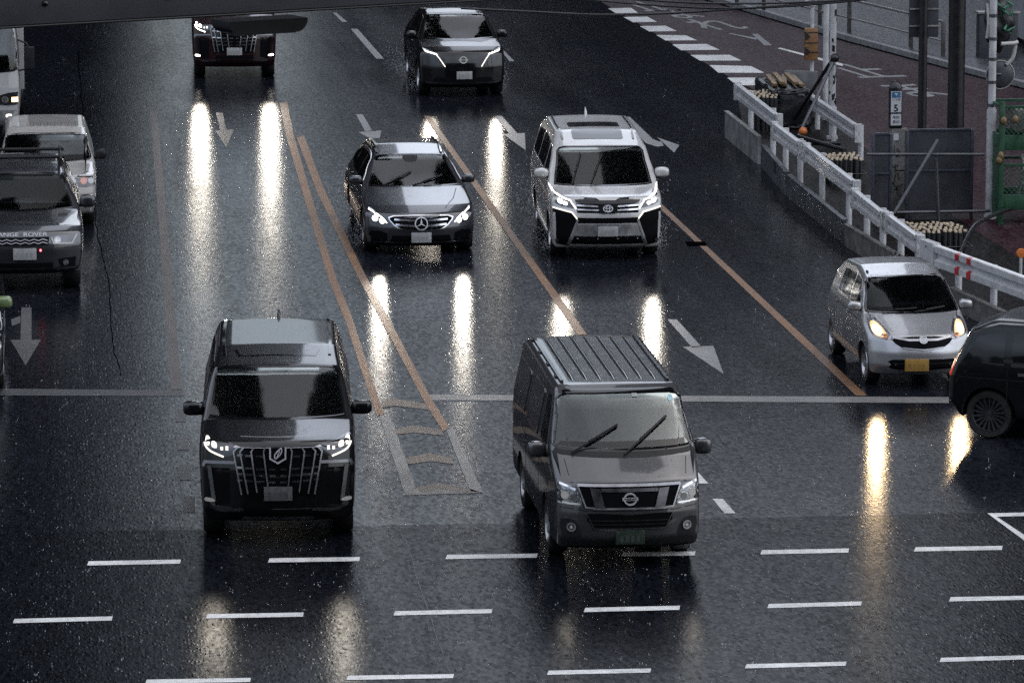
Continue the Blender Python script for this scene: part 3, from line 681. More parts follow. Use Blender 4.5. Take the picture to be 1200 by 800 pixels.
# ---- dark crossover at the top
def crossover():
    c = Car('crossover', 'black crossover with slanted white light strips, driving below the overhead wires', 'car', 9.19, 98.2, 0,
        [(.18, .20, .07), (.02, .3, .1), (0, .65, .25), (.10, .97, .18), (.40, 1.06, .25), (1.1, 1.16, .2), (2.0, 1.60, .15), (2.6, 1.67, .8), (3.6, 1.60, .6), (4.4, 1.1, .2), (4.55, .95, .12), (4.59, .5, .1), (4.45, .28, .08)],
        [(.2, .88), (.5, .925), (.9, .92), (1.12, .875), (1.4, .745), (1.6, .63), (1.70, .57)], M['black'], bow=.3, crown=.05)
    ws = sm([(-.60, 1.575), (-.3, 1.595), (.3, 1.595), (.60, 1.575), (.66, 1.4), (.74, 1.175), (.68, 1.155), (.3, 1.15), (-.3, 1.15), (-.68, 1.155), (-.74, 1.175), (-.66, 1.4)], 3)
    c.windscreen(ws, 1.15, frame=.02)
    c.side_windows([[(1.6, 1.17), (2.45, 1.17), (2.45, 1.53), (2.1, 1.5)], [(2.55, 1.17), (3.4, 1.18), (3.3, 1.48), (2.55, 1.53)]])
    c.finish([.87, 3.645], .36, .24, 'rim', 5)
    c.patch('door_handle', [quad(2.2, 2.36, .98, 1.01), quad(3.2, 3.36, .99, 1.02)], 'L', M['chrome'], out=.02, h=.3)
    c.patch('shield_panel', [sm([(-.52, .90), (.52, .90), (.38, .62), (.42, .45), (-.42, .45), (-.38, .62)], 2)], 'F', M['gloss'], out=.006)
    em = c.patch('emblem', ribbon(circ(0, .80, .07, 20, .065), .018, True) + ribbon([(-.10, .80), (-.03, .80)], .02) + ribbon([(.03, .80), (.10, .80)], .02), 'F', M['led0'], out=.02)
    c.patch('emblem_lettering', text_polys('NISSAN', .032, 0, .80), 'F', M['led0'], out=.02, parent=em, h=.5)
    for sx in (1, -1):
        fl = (lambda P: [mir(p) for p in P]) if sx < 0 else (lambda P: P)
        hl = c.patch('headlight', fl([[(.83, 1.02), (.52, .935), (.50, .88), (.60, .885), (.80, .945)]]), 'F', M['smoke'], out=.008)
        c.patch('daytime_running_light', fl([[(.81, .99), (.56, .925), (.54, .90), (.78, .96)]]), 'F', M['led'], out=.016, parent=hl)
        c.patch('light_strip', fl(ribbon([(.56, .90), (.50, .83), (.385, .66)], .019)), 'F', M['ledw'], out=.016, parent=hl)
    c.patch('lower_lip', ribbon(sm([(-.78, .32), (-.5, .29), (0, .285), (.5, .29), (.78, .32)], 2, False), .025), 'F', M['dchrome'], out=.02)
    c.patch('lower_intake', [[(-.6, .43), (.6, .43), (.65, .34), (-.65, .34)]], 'F', M['mesh'], out=.004)
    c.plate(.02, .48)
    c.mirrors(1.5, 1.2, (.115, .085, .08), dx=.13)
    c.patch('roof_window', [rrect(-.45, .45, 2.1, 2.9)], 'T', M['gloss'], out=.004, h=.2)
    c.patch('roof_rail', [q for sx in (-1, 1) for q in ribbon([(sx * .57, 2.1), (sx * .59, 2.8), (sx * .55, 3.6)], .03)], 'T', M['gloss'], out=.012, h=.25)
    c.beam(.70, .95, BEAM['ariya'])
    return c
black_suv = crossover()
# ---- dark off-roader at the left
def offroader():
    c = Car('offroader', 'slate grey off-roader with lettering on its bonnet edge and a roof rack', 'car', -.13, 72.5, 0,
        [(.25, .30, .07), (.05, .38, .1), (0, .75, .25), (.10, .97, .14), (.30, 1.05, .2), (1.5, 1.15, .2), (2.2, 1.65, .3), (2.7, 1.745, .6), (4.0, 1.73, .5), (4.6, 1.5, .2), (4.82, 1.0, .2), (4.85, .5, .1), (4.6, .32, .08)],
        [(.28, .92), (.6, .985), (1.0, .985), (1.15, .95), (1.4, .82), (1.65, .70), (1.78, .64)], M['rrgrey'], bow=.26, crown=.05)
    ws = sm([(-.66, 1.60), (-.3, 1.62), (.3, 1.62), (.66, 1.60), (.74, 1.4), (.82, 1.17), (.75, 1.15), (.3, 1.145), (-.3, 1.145), (-.75, 1.15), (-.82, 1.17), (-.74, 1.4)], 3)
    c.windscreen(ws, 1.5, frame=.02, mat='dimglass')
    c.side_windows([[(1.9, 1.2), (2.8, 1.2), (2.8, 1.6), (2.35, 1.58)], [(2.9, 1.2), (3.7, 1.2), (3.65, 1.6), (2.9, 1.6)]])
    c.finish([.9, 3.82], .39, .26, 'drim', 5)
    c.patch('grille', [[(-.45, .90), (.45, .90), (.43, .775), (-.43, .775)]], 'F', M['mesh'], out=.006)
    z = [ribbon([(x, zz + (.012 if k % 2 else -.012)) for k, x in enumerate([-.42 + .07 * j for j in range(13)])], .013) for zz in (.86, .815)]
    c.patch('grille_bar', z[0] + z[1], 'F', M['dchrome'], out=.018, h=.3)
    c.patch('hood_lettering', [[(x, y) for x, y in p] for p in text_polys('RANGE  ROVER', .075, 0, .938, 1.6)], 'F', M['badge'], out=.010, h=.4)
    for sx in (1, -1):
        fl = (lambda P: [mir(p) for p in P]) if sx < 0 else (lambda P: P)
        hl = c.patch('headlight', fl([[(.475, .90), (.90, .935), (.84, .765), (.50, .785)]]), 'F', M['smoke'], out=.010)
        c.patch('headlight_lens', fl([circ(.575, .845, .045, 14)]), 'F', M['reflector'], out=.018, parent=hl)
        c.patch('daytime_running_light', fl(ribbon([(.48, .89), (.52, .80), (.80, .79), (.88, .92)], .022) + ribbon(circ(.575, .845, .052, 14), .014, True)), 'F', M['led0'], out=.018, parent=hl)
        c.patch('side_intake', fl([[(.58, .55), (.86, .57), (.84, .42), (.62, .42)]]), 'F', M['mesh'], out=.006)
        c.patch('fog_lamp', fl([circ(.70, .49, .045, 12)]), 'F', M['reflector'], out=.014)
        c.patch('bumper_trim', fl(ribbon([(.55, .36), (.85, .38)], .03)), 'F', M['dchrome'], out=.016)
        c.patch('hood_vent', [q if sx > 0 else mir(q) for q in [[(.60, 1.05), (.74, 1.1), (.74, 1.25), (.62, 1.22)]]], 'T', M['gloss'], out=.006)
    c.patch('lower_intake', [[(-.5, .5), (.5, .5), (.5, .38), (-.5, .38)]], 'F', M['mesh'], out=.006)
    c.plate(.065, .645, w=.36, h=.18)
    c.patch('marker_lamp', [circ(.31, .70, .016, 10)], 'F', M['redled'], out=.02)
    c.mirrors(1.75, 1.23, (.13, .1, .10), dx=.16)
    bm = bmesh.new()
    for y in (2.6, 3.6): tube(bm, [(-.72, y, 1.83), (.72, y, 1.83)], .028, 8)
    for sx in (-1, 1):
        tube(bm, [(sx * .66, 2.3, 1.82), (sx * .66, 4.1, 1.80)], .025, 8)
        for y in (2.6, 3.6): tube(bm, [(sx * .66, y, 1.64), (sx * .66, y, 1.84)], .03, 8)
    link('roof_rack', bm, M['plastic'], c.root, 50)
    return c
M['redled'] = plain('red_led', (1, .1, .12), .3, var=0, emit=2.5, ecol=(1, .08, .1))
slate_suv = offroader()
# ---- cream delivery van behind it
def small_van():
    c = Car('delivery_van', 'cream white delivery estate with a ribbed roof and dim orange lamps behind the slate off-roader', 'van', .33, 79.6, 0,
        [(.12, .24, .08), (0, .38, .12), (0, .6, .2), (.08, .90, .16), (1.0, 1.04, .15), (1.72, 1.44, .12), (2.1, 1.52, .3), (3.9, 1.52, .3), (4.15, 1.4, .12), (4.2, 1.0, .2), (4.2, .4, .1), (4.1, .3, .08)],
        [(.24, .80), (.5, .84), (.95, .84), (1.05, .82), (1.3, .74), (1.5, .68), (1.6, .64)], M['cream'], bow=.2, crown=.025)
    ws = sm([(-.66, 1.42), (0, 1.44), (.66, 1.42), (.70, 1.28), (.76, 1.09), (.6, 1.055), (0, 1.045), (-.6, 1.055), (-.76, 1.09), (-.70, 1.28)], 3)
    c.windscreen(ws, 1.0, depth=1.3, frame=.02, mat='dimglass')
    c.side_windows([[(1.45, 1.06), (2.3, 1.06), (2.3, 1.40), (1.8, 1.38)], [(2.42, 1.06), (3.2, 1.06), (3.2, 1.40), (2.42, 1.40)], [(3.3, 1.06), (4.0, 1.06), (4.0, 1.38), (3.3, 1.40)]])
    c.finish([.75, 3.3], .29, .17, 'steel', 6, .6)
    for x in (-.54, -.42, -.30, -.18, -.06, .06, .18, .30, .42, .54): c.patch('roof_rib', [quad(x - .018, x + .018, 2.15, 2.75)], 'T', M['cream'], out=.016, h=.3, smooth=25)
    c.patch('grille', [quad(-.40, .40, .74, .86)], 'F', M['mesh'], out=.008)
    c.patch('bumper', [quad(-.80, .80, .28, .54)], 'F', M['cream'], out=.03)
    for sx in (1, -1):
        fl = (lambda P: [mir(p) for p in P]) if sx < 0 else (lambda P: P)
        hl = c.patch('headlight', fl([sm([(.81, .93), (.52, .90), (.46, .82), (.52, .73), (.80, .73)], 2)]), 'F', M['smoke'], out=.010)
        c.patch('headlight_bowl', fl([circ(.62, .815, .06, 14)]), 'F', M['redglow'], out=.016, parent=hl)
        c.patch('headlight_bowl', fl([circ(.74, .81, .05, 14)]), 'F', M['dchrome'], out=.016, parent=hl)
        c.patch('fog_lamp_housing', fl([sm([(.62, .48), (.76, .48), (.76, .38), (.62, .38)], 2)]), 'F', M['plastic'], out=.04)
    c.plate(0, .44); c.mirrors(1.35, 1.12, (.09, .08, .09), M['plastic'], dx=.14)
    return c
M['redglow'] = plain('dim_orange_lamp', (.20, .07, .05), .2, coat=1, emit=.05, ecol=(1, .35, .2))
cream_van = small_van()
# ---- white truck
def truck():
    c = Car('box_truck', 'white box truck with a black mirror at the top left behind the cream van', 'truck', -1.13, 90.4, 0,
        [(.10, .45, .08), (0, .6, .12), (0, 1.2, .2), (.06, 1.75, .2), (.35, 2.55, .25), (.7, 2.68, .2), (1.7, 2.70, .2), (1.85, 2.5, .1), (1.85, .6, .1)],
        [(.4, .98), (1.2, 1.03), (1.8, 1.0), (2.7, .92)], M['truckw'], bow=.14, bowr=.0, crown=.03)
    ws = sm([(-.86, 2.34), (0, 2.38), (.86, 2.34), (.94, 1.62), (.89, 1.53), (0, 1.50), (-.89, 1.53), (-.94, 1.62)], 3)
    c.windscreen(ws, .1, depth=1.2, frame=.03, seats=False)
    c.side_windows([[(.45, 1.65), (1.4, 1.6), (1.4, 2.35), (.6, 2.35)]])
    c.finish([.95], .42, .25, 'steel', 6, .6, name='cab')
    bm = bmesh.new(); box(bm, -1.1, 1.1, 2.0, 7.5, .95, 3.2, .03); link('cargo_box', bm, M['truckw'], c.root, 40)
    bm = bmesh.new(); box(bm, -.5, .5, 1.8, 7.3, .6, .95, .02); link('chassis', bm, M['plastic'], c.root, 40)
    for y in (5.6, 6.4):
        for sx in (-1, 1):
            bm = bmesh.new(); lathe(bm, [(.001, -.1), (.25, -.11), (.42, -.12), (.42, .12), (.25, .11), (.001, .1)], Matrix.Translation((sx * .95, y, .42)) @ Matrix.Rotation(R(90), 4, 'Y'), 24)
            link('wheel', bm, M['rubber'], c.root, 40)
    c.patch('grille', [quad(-.6, .6, 1.0, 1.3)], 'F', M['mesh'], out=.008)
    c.patch('bumper', [quad(-1.0, 1.0, .5, .78)], 'F', M['steel'], out=.05)
    for sx in (1, -1):
        fl = (lambda P: [mir(p) for p in P]) if sx < 0 else (lambda P: P)
        hl = c.patch('headlight', fl([sm([(.98, 1.12), (.58, 1.05), (.55, .9), (.97, .88)], 2)]), 'F', M['smoke'], out=.012)
        c.patch('headlight_lens', fl([circ(.72, .98, .07, 12)]), 'F', M['reflector'], out=.02, parent=hl)
        c.patch('turn_lamp', fl([quad(.85, .97, .93, 1.02)]), 'F', M['halogen'], out=.02, parent=hl)
        c.patch('fog_lamp', fl([sm([(.74, .70), (.84, .70), (.84, .64), (.74, .64)], 2)]), 'F', M['ledw'], out=.055)
        bm = bmesh.new(); x = sx * 1.2
        box(bm, x - .10, x + .10, .18, .26, 1.55, 1.98, .03)
        o = link('wing_mirror', bm, M['plastic'], c.root, 40)
        bm = bmesh.new(); tube(bm, [(sx * .98, .35, 2.1), (sx * 1.15, .22, 2.05), (sx * 1.18, .22, 1.98)], .018, 6); tube(bm, [(sx * .98, .35, 1.5), (sx * 1.18, .22, 1.56)], .018, 6)
        link('mirror_arm', bm, M['plastic'], o, 60)
    return c
white_truck = truck()
# ---- sliver of a car at the left edge
def edge_car():
    c = Car('taxi', 'dark car with a pale green mirror at the left edge of the road', 'car', -1.22, 63.6, 0,
        [(.2, .22, .06), (.05, .28, .1), (0, .5, .15), (.07, .74, .14), (.40, .86, .3), (1.35, 1.02, .25), (2.1, 1.46, .35), (2.8, 1.53, .8), (3.9, 1.48, .5), (4.4, 1.0, .25), (4.55, .5, .12), (4.4, .25, .08)],
        [(.2, .84), (.45, .87), (.8, .87), (1.0, .83), (1.3, .70), (1.5, .60)], M['navy'], bow=.3, crown=.05)
    ws = sm([(-.55, 1.43), (.55, 1.43), (.62, 1.25), (.72, 1.05), (.3, 1.02), (-.3, 1.02), (-.72, 1.05), (-.62, 1.25)], 3)
    c.windscreen(ws, 1.4, frame=.02)
    c.side_windows([[(1.8, 1.05), (2.7, 1.05), (2.7, 1.42), (2.25, 1.4)], [(2.8, 1.05), (3.6, 1.05), (3.5, 1.4), (2.8, 1.42)]])
    c.finish([.85, 3.55], .32, .2, 'steel', 8)
    for sx in (1, -1):
        fl = (lambda P: [mir(p) for p in P]) if sx < 0 else (lambda P: P)
        c.patch('headlight', fl([sm([(.82, .80), (.5, .72), (.5, .6), (.8, .62)], 2)]), 'F', M['reflector'], out=.01)
    c.patch('grille', [quad(-.42, .42, .55, .7)], 'F', M['mesh'], out=.006); c.plate(0, .42)
    c.mirrors(1.25, 1.12, (.12, .09, .085), M['lime'], dx=.08)
    return c
M['lime'] = plain('pale_green_paint', (.11, .155, .065), .35, coat=.6)
edge_taxi = edge_car()
# ---- black taxi crossing at the right edge (built facing -Y, then turned)
def right_taxi():
    yaw = R(-62); a = yaw
    wc = Vector((12.42, 59.25))                       # where the near rear wheel stands
    ly, lx = 3.50, -.80                               # that wheel in the car's own frame (its right side faces the camera)
    X = wc.x - (lx * math.cos(a) + ly * math.sin(a)); Y = wc.y - (-lx * math.sin(a) + ly * math.cos(a))
    c = Car('taxi', 'tall black taxi leaving the picture at the right edge, red tail lamp showing', 'taxi', X, Y, yaw,
        [(.15, .22, .08), (.02, .35, .1), (0, .62, .15), (.08, .84, .15), (.9, .98, .25), (1.6, 1.46, .3), (2.1, 1.56, .5), (3.5, 1.56, .35), (3.85, 1.42, .2), (4.08, 1.02, .2), (4.16, .82, .12), (4.18, .5, .14), (4.0, .27, .1)],
        [(.22, .80), (.5, .845), (.95, .845), (1.1, .83), (1.3, .77), (1.5, .69), (1.6, .63)], M['taxi'], bow=.25, bowr=.16, crown=.03)
    ws = sm([(-.62, 1.40), (.62, 1.40), (.68, 1.25), (.72, 1.04), (0, 1.0), (-.72, 1.04), (-.68, 1.25)], 3)
    c.windscreen(ws, .95, frame=.02)
    c.side_windows([[(1.45, .99), (2.15, .97), (2.15, 1.42), (1.8, 1.40)], [(2.28, .97), (3.2, .97), (3.2, 1.42), (2.28, 1.42)], [(3.3, .98), (3.85, 1.02), (3.66, 1.34), (3.3, 1.41)]])
    c.finish([.8, 3.50], .32, .19, 'drim', 18, .72)
    c.lines([[(2.22, .3), (2.22, .98)], [(3.25, .45), (3.25, .98)], [(1.2, .78), (4.0, .80)]], .01)
    for f in 'LR':
        c.patch('door_handle', [quad(2.9, 3.1, .86, .895)], f, M['dchrome'], out=.03, h=.3)
        c.patch('tail_lamp', [sm([(3.99, 1.04), (4.07, 1.02), (4.12, .88), (4.02, .80)], 2)], f, M['red'], out=.012)
        c.patch('roof_moulding', ribbon([(1.7, 1.47), (2.2, 1.515), (3.4, 1.51), (3.75, 1.41)], .018), f, M['dchrome'], out=.008, h=.15)
        c.patch('headlight', [sm([(.12, .9), (.5, .96), (.5, .78), (.12, .72)], 2)], f, M['reflector'], out=.01)
    c.patch('tail_lamp', both([sm([(.60, 1.0), (.72, .98), (.76, .82), (.62, .80)], 2)]), 'B', M['red'], out=.012)
    c.patch('rear_window', [sm([(-.55, 1.36), (.55, 1.36), (.62, 1.08), (-.62, 1.08)], 2)], 'B', M['gloss'], out=.006)
    c.mirrors(1.3, 1.02, (.11, .08, .08), dx=.12)
    return c
black_taxi = right_taxi()

# ---- the driver seen dimly through the black minivan's windscreen
M['skin'] = plain('skin', (.30, .19, .14), .5, var=.08); M['coat'] = plain('dark_jacket', (.035, .036, .042), .8); M['hair'] = plain('black_hair', (.012, .011, .010), .5)
def skin_mesh(name, verts, edges, rad, mat, parent, levels=2):
    me = bpy.data.meshes.new(name); me.from_pydata(verts, edges, []); o = bpy.data.objects.new(name, me); COL.objects.link(o)
    md = o.modifiers.new('s', 'SKIN'); md.use_smooth_shade = True
    for v, r in zip(me.skin_vertices[0].data, rad): v.radius = (r, r * (.72 if r > .1 else 1))
    me.skin_vertices[0].data[0].use_root = True
    sb = o.modifiers.new('u', 'SUBSURF'); sb.levels = sb.render_levels = levels
    dg = bpy.context.evaluated_depsgraph_get(); dg.update()
    m2 = bpy.data.meshes.new_from_object(o.evaluated_get(dg)); o.modifiers.clear(); o.data = m2
    m2.materials.clear(); m2.materials.append(mat); m2.polygons.foreach_set('use_smooth', [True] * len(m2.polygons))
    o.parent = parent; return o
def driver(car, x, y, z):
    """seated figure; z is the seat height, facing -Y, hands on the wheel"""
    r0 = car.root; W = r0.matrix_basis @ Vector((x, y, z))
    p = thing('person', W, 'driver in a dark jacket with both hands on the wheel inside the black minivan', 'person', None, r0.rotation_euler.z)
    V = [(0, 0, .08), (0, .02, .3), (0, 0, .48), (0, -.01, .56)]; E = [(0, 1), (1, 2), (2, 3)]; Rr = [.17, .17, .16, .06]
    for s in (-1, 1):
        n = len(V); V += [(s * .19, 0, .50), (s * .25, -.16, .30), (s * .16, -.40, .40), (s * .15, -.46, .42)]; E += [(2, n), (n, n + 1), (n + 1, n + 2), (n + 2, n + 3)]; Rr += [.075, .055, .04, .032]
        n = len(V); V += [(s * .10, -.16, .08), (s * .13, -.50, .10), (s * .13, -.62, -.25)]; E += [(0, n), (n, n + 1), (n + 1, n + 2)]; Rr += [.11, .08, .055]
    skin_mesh('body', V, E, Rr, M['coat'], p)
    for s in (-1, 1):
        V = [(s * .15, -.46, .42), (s * .148, -.50, .43), (s * .145, -.535, .435)]; E = [(0, 1), (1, 2)]; Rr = [.026, .034, .03]
        for k, (dx, ln) in enumerate(((-.027, .070), (-.009, .08), (.009, .075), (.027, .06))):
            n = len(V); V += [(s * .145 + dx, -.55, .445), (s * .145 + dx, -.565 - ln * .2, .435), (s * .145 + dx, -.555, .40)]; E += [(2, n), (n, n + 1), (n + 1, n + 2)]; Rr += [.010, .009, .008]
        n = len(V); V += [(s * .115, -.51, .425), (s * .105, -.535, .41)]; E += [(1, n), (n, n + 1)]; Rr += [.012, .009]
        skin_mesh('hand', V, E, Rr, M['skin'], p)
    bm = bmesh.new(); bmesh.ops.create_uvsphere(bm, u_segments=24, v_segments=18, radius=1)
    for v in bm.verts:
        c = v.co; fz = -c.y
        k = 1 - .22 * max(0, -c.z) ** 1.5 * (1 if abs(c.x) > .2 else .6)
        v.co = Vector((c.x * .078 * k, c.y * .098 * (1 - .12 * max(0, -c.z)), c.z * .118))
        if fz > .8 and abs(c.x) < .22 and -.25 < c.z < .12: v.co.y -= .018 * (1 - abs(c.x) / .22)       # nose
        if fz > .6 and .12 < abs(c.x) < .5 and .02 < c.z < .22: v.co.y += .008                          # eye sockets
    bmesh.ops.translate(bm, verts=bm.verts, vec=(0, -.03, .685)); tube(bm, [(0, -.005, .53), (0, -.015, .63)], .052, 14)
    for s in (-1, 1): lathe(bm, [(.001, .012), (.022, .010), (.026, 0), (.001, -.006)], Matrix.Translation((s * .078, -.02, .685)) @ Matrix.Rotation(R(90), 4, 'Y'), 12)
    hd = link('head', bm, M['skin'], p, 70)
    for s in (-1, 1):
        bm = bmesh.new(); bmesh.ops.create_uvsphere(bm, u_segments=10, v_segments=8, radius=.011); q = link('eye', bm, M['ink2'], hd, 60); q.location = (s * .03, -.115, .70)
    bm = bmesh.new(); tube(bm, [(-.024, -.112, .632), (0, -.121, .630), (.024, -.112, .632)], .006, 6); link('mouth', bm, M['mouth'], hd, 60)
    bm = bmesh.new(); bmesh.ops.create_uvsphere(bm, u_segments=24, v_segments=16, radius=1)
    bmesh.ops.delete(bm, geom=[v for v in bm.verts if v.co.z < .15 and v.co.y < .35 or v.co.z < -.35], context='VERTS')
    for v in bm.verts: v.co = Vector((v.co.x * .086, v.co.y * .106 - .025, v.co.z * .125 + .69))
    link('hair', bm, M['hair'], hd, 70)
M['ink2'] = plain('dark_eye', (.02, .018, .016), .2); M['mouth'] = plain('lips', (.22, .09, .08), .5)
driver(black_van, -.36, 2.12, .92)
# ================================================================== road surfaces
def asphalt(name, col, r_lo, r_hi, stones, refl=1.0, grain=.5, ripple=.25):
    """wet asphalt: dark stone under a film of water; stones standing out of the film glitter"""
    m, nt, p = nodes(name); co = pos(nt)
    big = noise(nt, co, .12, 5, .62, (1, .35, 1)); mid = noise(nt, co, .9, 5, .65, (1, .22, 1)); fine = noise(nt, co, 24, 2, .5, (1, .4, 1))
    trk = noise(nt, co, .9, 3, .6, (1, .025, 1))                 # polished wheel tracks run along the lanes
    wet = ramp(nt, math_(nt, 'ADD', math_(nt, 'MULTIPLY', big, .34), math_(nt, 'ADD', math_(nt, 'MULTIPLY', mid, .30), math_(nt, 'MULTIPLY', trk, .36))), [(.41, 0.), (.59, 1.)])
    mp = N(nt, 'ShaderNodeMapping'); mp.inputs['Scale'].default_value = (1, .36, 1); nt.links.new(co, mp.inputs[0])   # worn along the direction of travel
    v = N(nt, 'ShaderNodeTexVoronoi', Scale=24.0, Randomness=1.0); nt.links.new(mp.outputs[0], v.inputs['Vector'])
    sc = N(nt, 'ShaderNodeSeparateColor'); nt.links.new(v.outputs['Color'], sc.inputs[0])
    pick = ramp(nt, sc.outputs[0], [(.35, 0.), (.95, 1.)])
    dome = math_(nt, 'MULTIPLY', ramp(nt, v.outputs['Distance'], [(.0, 1.), (.45, 0.)]), pick)
    hs_ = math_(nt, 'MULTIPLY', dome, ramp(nt, wet, [(0., 1.), (1., .35)]))
    h = math_(nt, 'ADD', math_(nt, 'MULTIPLY', hs_, stones), math_(nt, 'MULTIPLY', fine, grain))
    rip = noise(nt, co, 4.5, 3, .6, (1, .6, 1))
    nrm = bump(nt, math_(nt, 'ADD', h, math_(nt, 'MULTIPLY', rip, ripple)), .5, .008)
    cf = ramp(nt, math_(nt, 'ADD', math_(nt, 'MULTIPLY', fine, .55), math_(nt, 'MULTIPLY', sc.outputs[1], .45)), [(.25, tuple(q * .45 for q in col)), (.75, tuple(q * 1.7 for q in col))])
    df = N(nt, 'ShaderNodeBsdfDiffuse'); nt.links.new(cf, df.inputs['Color']); nt.links.new(nrm, df.inputs['Normal'])
    gl = N(nt, 'ShaderNodeBsdfAnisotropic'); gl.distribution = 'BECKMANN'; nt.links.new(nrm, gl.inputs['Normal'])
    nt.links.new(ramp(nt, wet, [(0., r_hi), (1., r_lo)]), gl.inputs['Roughness'])
    fr = N(nt, 'ShaderNodeFresnel', IOR=1.33); nt.links.new(nrm, fr.inputs['Normal'])
    area = ramp(nt, math_(nt, 'ADD', math_(nt, 'MULTIPLY', wet, .30), math_(nt, 'ADD', math_(nt, 'MULTIPLY', fine, .35), math_(nt, 'MULTIPLY', sc.outputs[2], .35))), [(.25, .42 * refl), (.75, refl)])   # dry stone tops mirror nothing
    mx = N(nt, 'ShaderNodeMixShader'); nt.links.new(math_(nt, 'MULTIPLY', fr.outputs[0], area), mx.inputs[0])
    nt.links.new(df.outputs[0], mx.inputs[1]); nt.links.new(gl.outputs[0], mx.inputs[2]); nt.links.new(mx.outputs[0], nt.nodes['Material Output'].inputs[0])
    nt.nodes.remove(p); return m
def marking(name, col, wear=.35, rough=.48):
    m, nt, p = nodes(name); co = pos(nt)
    n = noise(nt, co, 9, 5, .75); k = noise(nt, co, 1.1, 4, .6)
    nt.links.new(mixc(nt, ramp(nt, math_(nt, 'ADD', math_(nt, 'MULTIPLY', n, .6), math_(nt, 'MULTIPLY', k, .4)), [(.42 - wear * .25, 1.), (.62 + .1 * (1 - wear), 0.)]), tuple(c * .35 for c in col), col), p.inputs['Base Color'])
    p.inputs['Roughness'].default_value = rough
    p.inputs['Specular IOR Level'].default_value = .3
    f = noise(nt, co, 30, 3, .7)
    nt.links.new(bump(nt, f, .5, .01), p.inputs['Normal']); return m
M['road'] = asphalt('wet_road_asphalt', (.0060, .0070, .0102), .205, .245, .50, .95, .32)
M['junction'] = asphalt('dark_junction_asphalt', (.0040, .0047, .0070), .22, .27, .7, .58, .45)
M['redroad'] = asphalt('red_brown_asphalt', (.025, .0128, .0160), .42, .55, .5, .16)
M['walk'] = asphalt('wet_pavement_slabs', (.055, .056, .064), .36, .5, .3, .4)
M['earth'] = asphalt('muddy_work_floor', (.010, .0095, .0095), .4, .6, 1.5, .12, 1.5)
M['white'] = marking('white_road_paint', (.70, .70, .69), .3)
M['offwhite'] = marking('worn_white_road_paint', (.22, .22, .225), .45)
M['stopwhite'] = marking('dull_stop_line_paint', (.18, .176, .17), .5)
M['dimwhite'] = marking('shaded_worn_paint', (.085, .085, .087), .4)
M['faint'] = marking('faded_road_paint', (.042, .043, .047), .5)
M['pinkish'] = marking('faded_pink_line', (.07, .061, .060), .35)
M['crack'] = plain('tar_filled_crack', (.002, .002, .0025), .95, spec=.0)
M['chev'] = marking('orange_tinged_worn_paint', (.115, .085, .062), .6)
M['orange'] = marking('worn_orange_line', (.20, .094, .036), .5)
M['kerb'] = plain('wet_kerb_stone', (.16, .16, .165), .5, var=.3, bmp=.3)
def sheet(name, pts, z, mat, kind='structure', step=0):
    bm = bmesh.new()
    f = bm.faces.new([bm.verts.new((p[0], p[1], z)) for p in pts]); bm.normal_update()
    if f.normal.z < 0: f.normal_flip()
    return tag(link(name, bm, M[mat], None, recalc=False), kind=kind)
JY = 54.55
sheet('ground', [(-900, -900), (900, -900), (900, 1200), (-900, 1200)], -.02, 'earth')
sheet('road', [(-40, JY), (14.2, JY), (14.2, 75), (14.0, 90.3), (15.0, 98), (15.39, 100.8), (14.65, 119.6), (13.9, 140), (12, 260), (-40, 260)], 0, 'road')
sheet('junction', [(-60, -60), (60, -60), (60, JY), (-60, JY)], 0, 'junction')
sheet('side_road', [(14.2, JY), (24, JY), (23.6, 85), (22, 95), (20.75, 100.8), (19.1, 108.9), (17.7, 117), (14.8, 134), (14.1, 134), (14.65, 119.6), (15.39, 100.8), (15.6, 98), (16.25, 95), (16.0, 80), (16.4, 62), (14.2, 60)], .002, 'redroad')
sheet('work_floor', [(14.2, 60), (16.4, 62), (16.0, 80), (16.25, 95), (15.6, 98), (15.0, 98), (14.0, 90.3), (14.2, 75)], .001, 'earth')
ap = [at(*p, .004) for p in ((412, 626), (560, 626), (600, 640), (640, 605), (596, 520), (520, 455), (470, 400), (418, 395), (400, 470))]
# pavement behind the kerb of the side road
kl = [(24.2, 80), (22.15, 95), (20.9, 100.9), (19.25, 109), (17.85, 117), (15.2, 132), (14.4, 140)]
bm = bmesh.new()
lo = [bm.verts.new((x, y, 0)) for x, y in kl]; hi = [bm.verts.new((x, y, .12)) for x, y in kl]; hi2 = [bm.verts.new((x + .16, y + .02, .122)) for x, y in kl]
for i in range(len(kl) - 1):
    bm.faces.new((lo[i], lo[i + 1], hi[i + 1], hi[i])); bm.faces.new((hi[i], hi[i + 1], hi2[i + 1], hi2[i]))
tag(link('kerb', bm, M['kerb']), kind='structure')
sheet('pavement', [(x + .16, y + .02) for x, y in kl] + [(14.6, 200), (80, 200), (80, 80)], .118, 'walk')
# ------------------------------------------------------------------ painted markings
def paint(name, polys, mat, z=.004, label=None):
    bm = bmesh.new()
    for p in polys:
        f = bm.faces.new([bm.verts.new(at(q[0], q[1], z)) for q in p]); f.normal_update()
        if f.normal.z < 0: f.normal_flip()
    return tag(link(name, bm, M[mat], None, recalc=False), kind='structure')
def strip(pts, wpx):
    return ribbon(pts, wpx)
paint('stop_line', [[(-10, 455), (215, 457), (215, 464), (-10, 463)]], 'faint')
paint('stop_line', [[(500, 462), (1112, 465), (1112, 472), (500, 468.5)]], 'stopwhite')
paint('lane_line', [[(176, 129), (184, 129), (213, 456), (200, 456)]], 'pinkish')
paint('lane_line', strip([(332, 120), (340, 160), (362, 235), (389, 325), (409, 375), (433, 449), (446, 486)], 9), 'orange')
paint('lane_line', strip([(352, 160), (375, 222), (421, 318), (464, 398), (501, 468), (523, 503)], 9), 'orange', .006)
